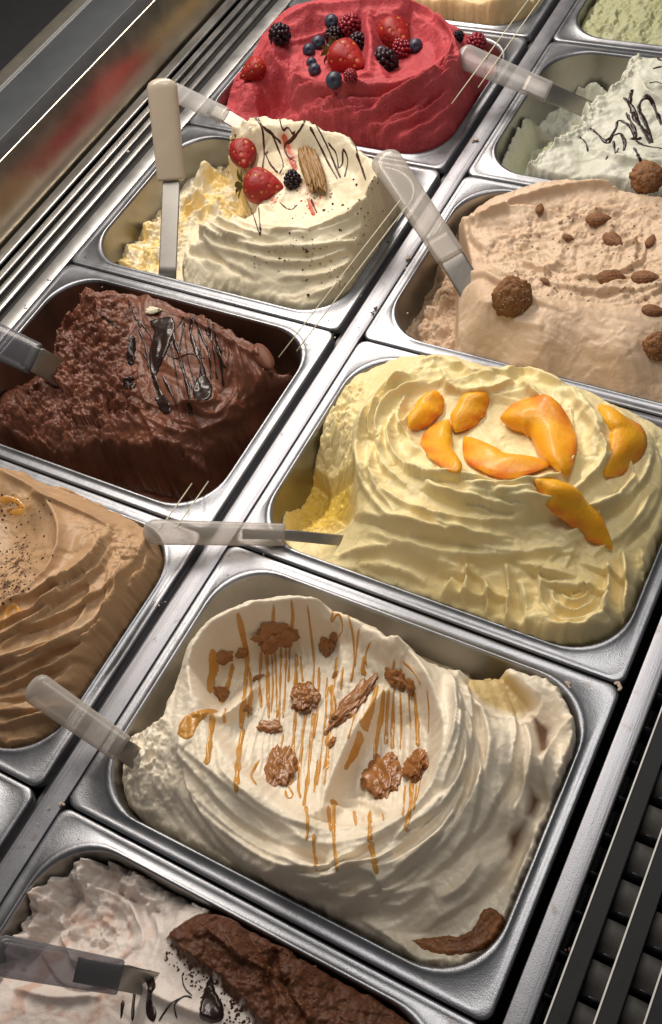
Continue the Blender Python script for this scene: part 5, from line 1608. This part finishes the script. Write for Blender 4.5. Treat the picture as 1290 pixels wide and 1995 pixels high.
peach([(852, 762), (836, 795), (797, 834)], 12, 7, -1, 'small peach piece farthest left on the yellow gelato', 4)
peach([(950, 768), (915, 798), (888, 842)], 13.5, 8, -1, 'peach piece at the back between the left pieces and large slice', 4)
peach([(872, 818), (850, 868), (897, 926)], 13.5, 8, 1, 'upright crescent peach slice at front left of the group', 4)
peach([(905, 852), (965, 905), (1070, 906)], 15, 8, 1, 'crescent peach slice lying lowest in the middle of the group', 5)
peach([(975, 815), (1058, 815), (1106, 926)], 19, 10, -1, 'largest peach slice, arching over the middle of the group', 7)
peach([(1168, 788), (1228, 850), (1180, 928)], 16.5, 8, -1, 'single peach slice on the right shoulder of the yellow gelato', 4)
peach([(1042, 938), (1112, 985), (1192, 1070)], 13, 9, 1, 'peach slice sliding down the front of the yellow gelato', 3)

# caramel drizzle and crumble on the cream gelato
CG = FIELDS['B3']
for i, (p, w) in enumerate((
        ([(466, 1196), (474, 1240), (482, 1280), (478, 1340), (470, 1420)], 1.9), ([(420, 1270), (415, 1310), (408, 1350)], 1.6), ([(455, 1295), (446, 1330), (432, 1370)], 1.6), ([(474, 1420), (466, 1470), (460, 1545)], 2.0), ([(415, 1392), (410, 1440), (403, 1490)], 2.2),
        ([(520, 1262), (522, 1330), (524, 1400)], 1.9), ([(535, 1180), (532, 1240), (538, 1300), (540, 1400)], .9), ([(548, 1262), (546, 1340), (544, 1410)], 1.0), ([(558, 1265), (556, 1340), (552, 1400)], 0.8), ([(568, 1168), (572, 1200), (566, 1250), (562, 1330)], .9),
        ([(578, 1275), (576, 1340)], 1.5), ([(576, 1385), (572, 1450), (566, 1530)], 1.5), ([(600, 1182), (606, 1230), (612, 1290), (610, 1335)], 1.0), ([(596, 1390), (590, 1440), (582, 1530), (586, 1555)], 1.3), ([(612, 1390), (606, 1450), (598, 1530), (592, 1570)], 1.8),
        ([(638, 1320), (636, 1380), (628, 1450), (618, 1530)], 1.1), ([(645, 1335), (650, 1380), (640, 1430), (636, 1500)], 2.2), ([(652, 1185), (645, 1215), (660, 1195), (668, 1225), (655, 1250)], .9), ([(678, 1195), (688, 1240), (690, 1290), (684, 1330)], 1.1), ([(700, 1225), (695, 1260), (692, 1300)], .8), ([(712, 1278), (706, 1305), (712, 1318)], 2.4), ([(722, 1252), (712, 1275), (715, 1300)], 0.9),
        ([(735, 1335), (725, 1375), (706, 1420)], 2.2), ([(748, 1345), (744, 1390), (735, 1440), (730, 1480)], 1.6), ([(768, 1285), (766, 1305)], 1.8), ([(768, 1340), (766, 1400), (764, 1460)], 1.3), ([(758, 1345), (754, 1400), (752, 1450)], 1.3), ([(808, 1350), (812, 1400), (815, 1455)], 1.9), ([(786, 1290), (806, 1310), (820, 1335)], .7), ([(832, 1345), (836, 1390), (834, 1430)], .6),
        ([(802, 1520), (800, 1570), (790, 1620)], 1.8), ([(812, 1530), (806, 1580)], 1.0), ([(705, 1430), (690, 1470), (672, 1500)], 1.4), ([(500, 1530), (490, 1510), (506, 1480)], 1.0), ([(560, 1530), (572, 1550), (560, 1556), (556, 1540)], 1.0),
        ([(612, 1625), (612, 1655), (618, 1698)], 1.4), ([(530, 1275), (532, 1340), (528, 1390)], 0.8), ([(586, 1280), (590, 1330)], 1.0), ([(622, 1300), (620, 1370), (612, 1440)], 1.0), ([(656, 1280), (652, 1340)], 1.4), ([(668, 1300), (664, 1345)], 1.0), ([(552, 1430), (545, 1480)], 1.0), ([(620, 1480), (612, 1545)], 1.2), ([(640, 1460), (632, 1530)], 0.9), ([(780, 1350), (782, 1410), (780, 1460)], 0.9), ([(796, 1350), (800, 1420)], 0.7), ([(700, 1350), (690, 1400), (678, 1440)], 1.2), ([(440, 1380), (436, 1410)], 1.2), ([(486, 1300), (490, 1350), (484, 1400)], 1.0), ([(820, 1520), (812, 1560)], 0.8), ([(790, 1530), (785, 1590)], 1.0), ([(510, 1270), (506, 1330), (510, 1380)], 1.1), ([(652, 1560), (650, 1610), (652, 1650), (658, 1700)], 1.7), ([(720, 1580), (722, 1640), (728, 1670), (734, 1704)], 1.7), ([(596, 1570), (600, 1600), (598, 1640)], 1.2), ([(640, 1570), (644, 1620)], .9), ([(690, 1580), (694, 1610)], 1.0), ([(745, 1585), (748, 1600)], 1.0))):
    CG.drizzle(p, w, CARAMEL, 'caramel_drizzle', 0.8, 0.3, seed=i)
CG.pool([(345, 1432), (352, 1405), (372, 1388), (405, 1380), (428, 1386), (408, 1396), (388, 1412), (378, 1436), (360, 1442)], CARAMEL, 'caramel_pool', 1.0, 2.0)
CRUM = m_plain('caramel_crumble', (0.37, 0.15, 0.038), 0.36, (0.18, 0.06, 0.016), 150, bump=0.8, bscale=330, sss=0.1, coat=0.2)
NCL = 0
for x, y, a, b, ang, lab in ((541, 1244, 42, 30, 0, 'wide crumble cluster at the back of the cream bowl'), (437, 1283, 21, 15, 20, 'crumble piece at the far left back of the cream bowl'), (472, 1273, 12, 12, 0, 'small crumble nub beside the wide cluster'), (638, 1262, 18, 28, -20, 'upright crumble piece on the back ridge of the bowl'), (652, 1240, 10, 12, 0, 'small crumble piece atop the back ridge'), (592, 1360, 28, 28, 0, 'round crumble cluster in the centre of the bowl'),
                             (432, 1352, 26, 16, 40, 'crumble pair on the left of the bowl above caramel pool'), (504, 1321, 14, 9, -15, 'tiny crumble flake left of centre'), (528, 1416, 24, 12, -10, 'flat crumble flake below centre left'), (685, 1372, 22, 58, -38, 'long crumble streak leaning along the fold'), (772, 1322, 28, 20, -12, 'crumble lump at the right back of the bowl'), (800, 1337, 15, 15, 0, 'small crumble nub at the right back lip'),
                             (546, 1494, 32, 44, 10, 'tall crumble cluster at the front left of the bowl'), (745, 1518, 42, 50, 30, 'largest crumble cluster at the front right of the bowl'), (812, 1492, 30, 28, 0, 'crumble cluster on the right inner lip'), (655, 1316, 9, 9, 0, 'single crumb beside the long streak'), (648, 1446, 14, 9, 30, 'small crumble bits right of centre'), (760, 1480, 16, 14, 0, 'crumble nub between the two front right clusters'), (478, 1380, 14, 6, 0, 'thin crumble sliver left of centre')):
    mmpx = np.linalg.norm(at(x + 1, y, 30) - at(x, y, 30))
    NCL += 1
    me = rough_lump('crumble', NCL, 5 if a * b > 500 else 4, 0.42, 1.35 + 0.15 * (NCL % 4), 1.0)
    o = link_mesh('crumble', me, CRUM)
    q = hitl(CG, x, y, min(a, b) * mmpx * 0.25)
    n = CG.normal(q[0], q[1], 10)
    u = Vector(at(x + 20 * math.cos(math.radians(ang)), y - 20 * math.sin(math.radians(ang)), q[2]) - q)
    u = (u - u.dot(n) * n).normalized(); v_ = n.cross(u)
    sa, sb, sz = a * mmpx, b * mmpx * 1.15, min(a, b) * mmpx * 0.5
    o.matrix_world = Matrix(((u[0] * sa, v_[0] * sb, n[0] * sz, q[0] / 1000), (u[1] * sa, v_[1] * sb, n[1] * sz, q[1] / 1000), (u[2] * sa, v_[2] * sb, n[2] * sz, q[2] / 1000), (0, 0, 0, 1)))
    tag(o, lab, 'crumble', 'caramel crumble on the cream gelato')
BPOOL = m_plain('brown_filling', (0.30, 0.115, 0.034), 0.45, (0.15, 0.05, 0.016), 90, bump=1.0, bscale=140)
o = CG.pool([(800, 1832), (850, 1824), (900, 1822), (928, 1800), (942, 1772), (965, 1772), (988, 1800), (976, 1832), (930, 1856), (870, 1862), (830, 1852)], BPOOL, 'brown_filling', 2.5, 3.0)

# caramel gelato bits
CA = FIELDS['A3']
CA.crumbs(spread([(0, 1080), (40, 1050), (70, 1080), (50, 1150), (0, 1170)], 150, 31), CRB, (0.5, 1.5), 'cocoa_crumbs', 6)
CA.crumbs(spread([(0, 960), (100, 970), (110, 1080), (60, 1150), (0, 1180)], 90, 33), CRB, (0.5, 1.7), 'cocoa_crumbs', 7)
CA.drizzle([(0, 975), (30, 975), (45, 995), (20, 1000)], 2.6, CARAMEL, 'caramel_drizzle', 0.5)
CA.drizzle([(0, 1225), (12, 1195), (30, 1180), (38, 1192)], 2.0, CARAMEL, 'caramel_drizzle', 0.5)

# cocoa gelato drips
CO = FIELDS['B4']
CO.crumbs(spread([(335, 1835), (400, 1880), (470, 1950), (500, 2000), (440, 2000), (370, 1920), (320, 1870)], 170, 41), CRB, (0.6, 1.7), 'cocoa_crumbs', 8)
CO.crumbs(spread([(390, 1800), (560, 1850), (640, 1900), (600, 1990), (460, 1900)], 200, 43), m_plain('cocoa_clump', (0.14, 0.05, 0.02), 0.8), (0.6, 1.6), 'cocoa_clumps', 9)
for i, (p, w) in enumerate((([(285, 1892), (296, 1920), (290, 1950), (300, 1990)], 3.0), ([(270, 1900), (262, 1940), (258, 1990)], 1.2), ([(412, 1905), (405, 1945), (402, 1985)], 3.6), ([(345, 1985), (340, 1960), (360, 1940), (375, 1945)], .7), ([(355, 1900), (360, 1925), (375, 1940)], .7), ([(240, 1950), (236, 1985)], 1.5), ([(310, 1990), (330, 1960), (350, 1945)], .6))):
    CO.drizzle(p, w, DARK, seed=i, h=1.2)
CO.pool([(398, 1925), (412, 1912), (425, 1940), (438, 1965), (430, 1992), (395, 1992), (388, 1965)], DARK, 'chocolate_pool', 2.0, 2.5)

# ------------------------------------------------------------------ spatulas
CLEAR = m_plastic('clear_plastic', (0.55, 0.53, 0.52), 0.20, 0.66, (0.93, 0.92, 0.91))
MILKY = m_plastic('milky_plastic', (0.52, 0.48, 0.44), 0.30, 0.58, (0.88, 0.84, 0.80))
TAN = m_plastic('tan_plastic', (0.56, 0.47, 0.37), 0.30, 0.22, (0.8, 0.72, 0.62))
SMOKE = m_plastic('smoky_plastic', (0.20, 0.20, 0.22), 0.20, 0.75, (0.62, 0.61, 0.64))


def sweep(name, P, wid, thk, face, m=20, power=2.25):
    """rounded bar along P with a width and thickness per point; `face` = direction its flat side looks"""
    P = np.asarray(P, float); n = len(P)
    V = []; F = []
    for i in range(n):
        t = P[min(i + 1, n - 1)] - P[max(i - 1, 0)]; t /= np.linalg.norm(t)
        nr = np.array(face) - np.dot(face, t) * t; nr /= np.linalg.norm(nr)
        sd = np.cross(t, nr)
        for j in range(m):
            a = 2 * math.pi * j / m
            c, s_ = math.cos(a), math.sin(a)
            V.append(P[i] + sd * wid[i] * math.copysign(abs(c) ** (2 / power), c) + nr * thk[i] * math.copysign(abs(s_) ** (2 / power), s_))
    for i in range(n - 1):
        for j in range(m):
            F.append((i * m + j, i * m + (j + 1) % m, (i + 1) * m + (j + 1) % m, (i + 1) * m + j))
    F.append(tuple(range(m - 1, -1, -1))); F.append(tuple(range((n - 1) * m, n * m)))
    return V, F


def spatula(tip, neck, end, w, mat, label, face=None, bw=None, inset=0.28, t=6.2, wn=None):
    """tip / neck / end = (px, py, z): rounded handle end, where the handle stops, end of the blade"""
    a, b, c = (at(*q) for q in (tip, neck, end))
    root = empty('spatula', b, label, 'spatula', 'gelato spatulas')
    f = np.array(face if face is not None else TOCAM, float)
    n = 22
    us = [0, 0.006, 0.02, 0.045, 0.08] + list(np.linspace(0.12, 0.97, n)) + [0.985, 1.0]
    P = [a + (b - a) * u for u in us]
    wn = wn or w * 0.86
    wid = []; thk = []
    for u in us:
        e = math.sqrt(max(0, 1 - (1 - min(u / 0.09, 1)) ** 2)) if u < 0.09 else 1
        base = w + (wn - w) * u
        end_ = 0.9 if u >= 1 else 1
        wid.append(max(0.4, base * e * end_)); thk.append(max(0.4, t * (1.25 - 0.35 * u) * e * end_))
    V, F = sweep('handle', P, wid, thk, f)
    link_mesh('handle', mesh_pd('handle', [v - b for v in V], F), mat, root)
    bw = bw or wn * 0.72
    st = b + (a - b) * inset
    Q = [st + (b - st) * u for u in np.linspace(0, 0.9, 4)] + [b + (c - b) * u for u in np.linspace(0.05, 1, 8)]
    V, F = sweep('blade', Q, [bw * (0.9 if i < 4 else 1.0) for i in range(len(Q))], [0.7] * len(Q), f, 12, 6)
    link_mesh('blade', mesh_pd('blade', [v - b for v in V], F), BLADE, root)
    return root


spatula((314, 152, 130), (334, 352, 52), (326, 545, -6), 17, TAN, 'tan plastic spatula standing upright in the white gelato', inset=0.06, bw=10, wn=15.5)
spatula((330, 175, 48), (440, 226, 40), (480, 250, 30), 12, CLEAR, 'clear spatula lying behind the upright tan one', bw=8)
spatula((892, 104, 50), (1070, 180, 16), (1150, 215, -20), 15, CLEAR, 'clear spatula reaching from pink gelato into the mint gelato', bw=11)
spatula((742, 298, 72), (880, 502, 36), (940, 600, 2), 17, MILKY, 'milky spatula stuck in the beige almond gelato', bw=13, inset=0.22)
spatula((278, 1036, 30), (556, 1042, 8), (715, 1058, -22), 11.5, MILKY, 'clear spatula lying level beside the yellow peach gelato', bw=5, inset=0.3)
spatula((58, 1332, 62), (240, 1460, 34), (322, 1518, -14), 13, MILKY, 'milky spatula resting across the rail by the cream gelato', bw=9, inset=0.1)
spatula((-20, 1858, 60), (236, 1905, 26), (330, 1925, -14), 14, SMOKE, 'smoky spatula handle at the bottom left corner', bw=10, inset=0.35)
spatula((-120, 610, 50), (70, 700, 22), (135, 738, -16), 20, SMOKE, 'dark see-through spatula at the left edge in the chocolate gelato', bw=14, inset=0.1)

# ------------------------------------------------------------------ spilled bits on the metal


def spill(name, label, spots, mat, seed):
    rnd = random.Random(seed)
    bm = bmesh.new()
    for x, y, r in spots:
        q = at(x, y, 0.2)
        for k in range(rnd.randint(1, 4)):
            c = Vector((q[0] + rnd.gauss(0, r), q[1] + rnd.gauss(0, r), q[2] - 0.6))
            rr = r * rnd.uniform(0.4, 1.0)
            m_ = Matrix.Translation(c) @ Matrix.Rotation(rnd.uniform(0, 6), 4, 'Z') @ Matrix.Diagonal((rr * rnd.uniform(0.8, 1.8), rr, rr * 0.7, 1))
            bmesh.ops.create_icosphere(bm, subdivisions=2, radius=1.0, matrix=m_)
    for v in bm.verts:
        v.co += Vector((mn.noise(v.co * 0.9), mn.noise(v.co * 0.9 + Vector((7, 0, 0))), 0)) * 0.5
        v.co /= 1000
    o = link_mesh(name, bm_mesh(name, bm), mat)
    return tag(o, label, 'crumbs', None, 'stuff')


rnd = random.Random(5)
edge_spots = [(rnd.uniform(a, c), rnd.uniform(b, d), rnd.uniform(0.25, 0.7)) for a, b, c, d in ((700, 520, 800, 640), (640, 610, 700, 660), (920, 200, 1000, 300), (60, 1500, 160, 1640), (440, 1060, 520, 1120), (820, 330, 900, 420), (130, 500, 200, 560), (290, 1140, 330, 1190)) for _ in range(7)]
spill('pale_spill', 'pale gelato drips and crumbs on the steel rims and rail', [(930, 270, 2.4), (884, 560, 1.4), (798, 502, 1.8), (790, 520, 1.4), (249, 295, 2.0), (1108, 1338, 1.6), (1208, 1338, 1.8), (120, 1565, 1.5), (430, 410, 1.0)] + edge_spots, m_plain('pale_drip', (0.55, 0.44, 0.34), 0.5), 3)
spill('dark_spill', 'dark chocolate crumbs on the steel rims and rail', [(733, 600, 1.4), (727, 607, 1.2), (96, 544, 1.0), (48, 600, 1.4), (755, 470, 0.9), (165, 500, 0.7), (640, 625, 1.0), (925, 345, 0.7), (1110, 1850, 1.0), (300, 1245, 0.6)], CRB, 4)

# ------------------------------------------------------------------ reflection streaks, built as thin clear rods leaning on the spatula handles
STREAK = m_plastic('streak_plastic', (0.80, 0.76, 0.58), 0.25, 0.35, (0.95, 0.93, 0.85))
for a, b, lab in (((1038, -12, 62), (880, 202, 40), 'left one of two reflection streaks built as rods crossing the clear spatula by pink gelato'), ((1060, -12, 60), (932, 170, 40), 'right one of two reflection streaks built as rods crossing the clear spatula by pink gelato'),
                  ((783, 386, 66), (543, 696, -2), 'left one of two reflection streaks built as rods between white gelato and chocolate pan'), ((792, 402, 62), (578, 684, 2), 'right one of two reflection streaks built as rods between white gelato and chocolate pan'),
                  ((374, 942, -4), (312, 1030, 38), 'left one of two short reflection streaks built as rods leaning on the level spatula'), ((406, 938, -4), (342, 1030, 38), 'right one of two short reflection streaks built as rods leaning on the level spatula')):
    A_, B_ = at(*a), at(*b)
    V, F = sweep('reflection_streak', [A_ + (B_ - A_) * u for u in np.linspace(0, 1, 5)], [0.62] * 5, [0.62] * 5, TOCAM, 8, 2)
    o = link_mesh('reflection_streak', mesh_pd('reflection_streak', [v - A_ for v in V], F), STREAK, None, A_)
    tag(o, lab, 'light_streak', 'reflection streaks built as rods')
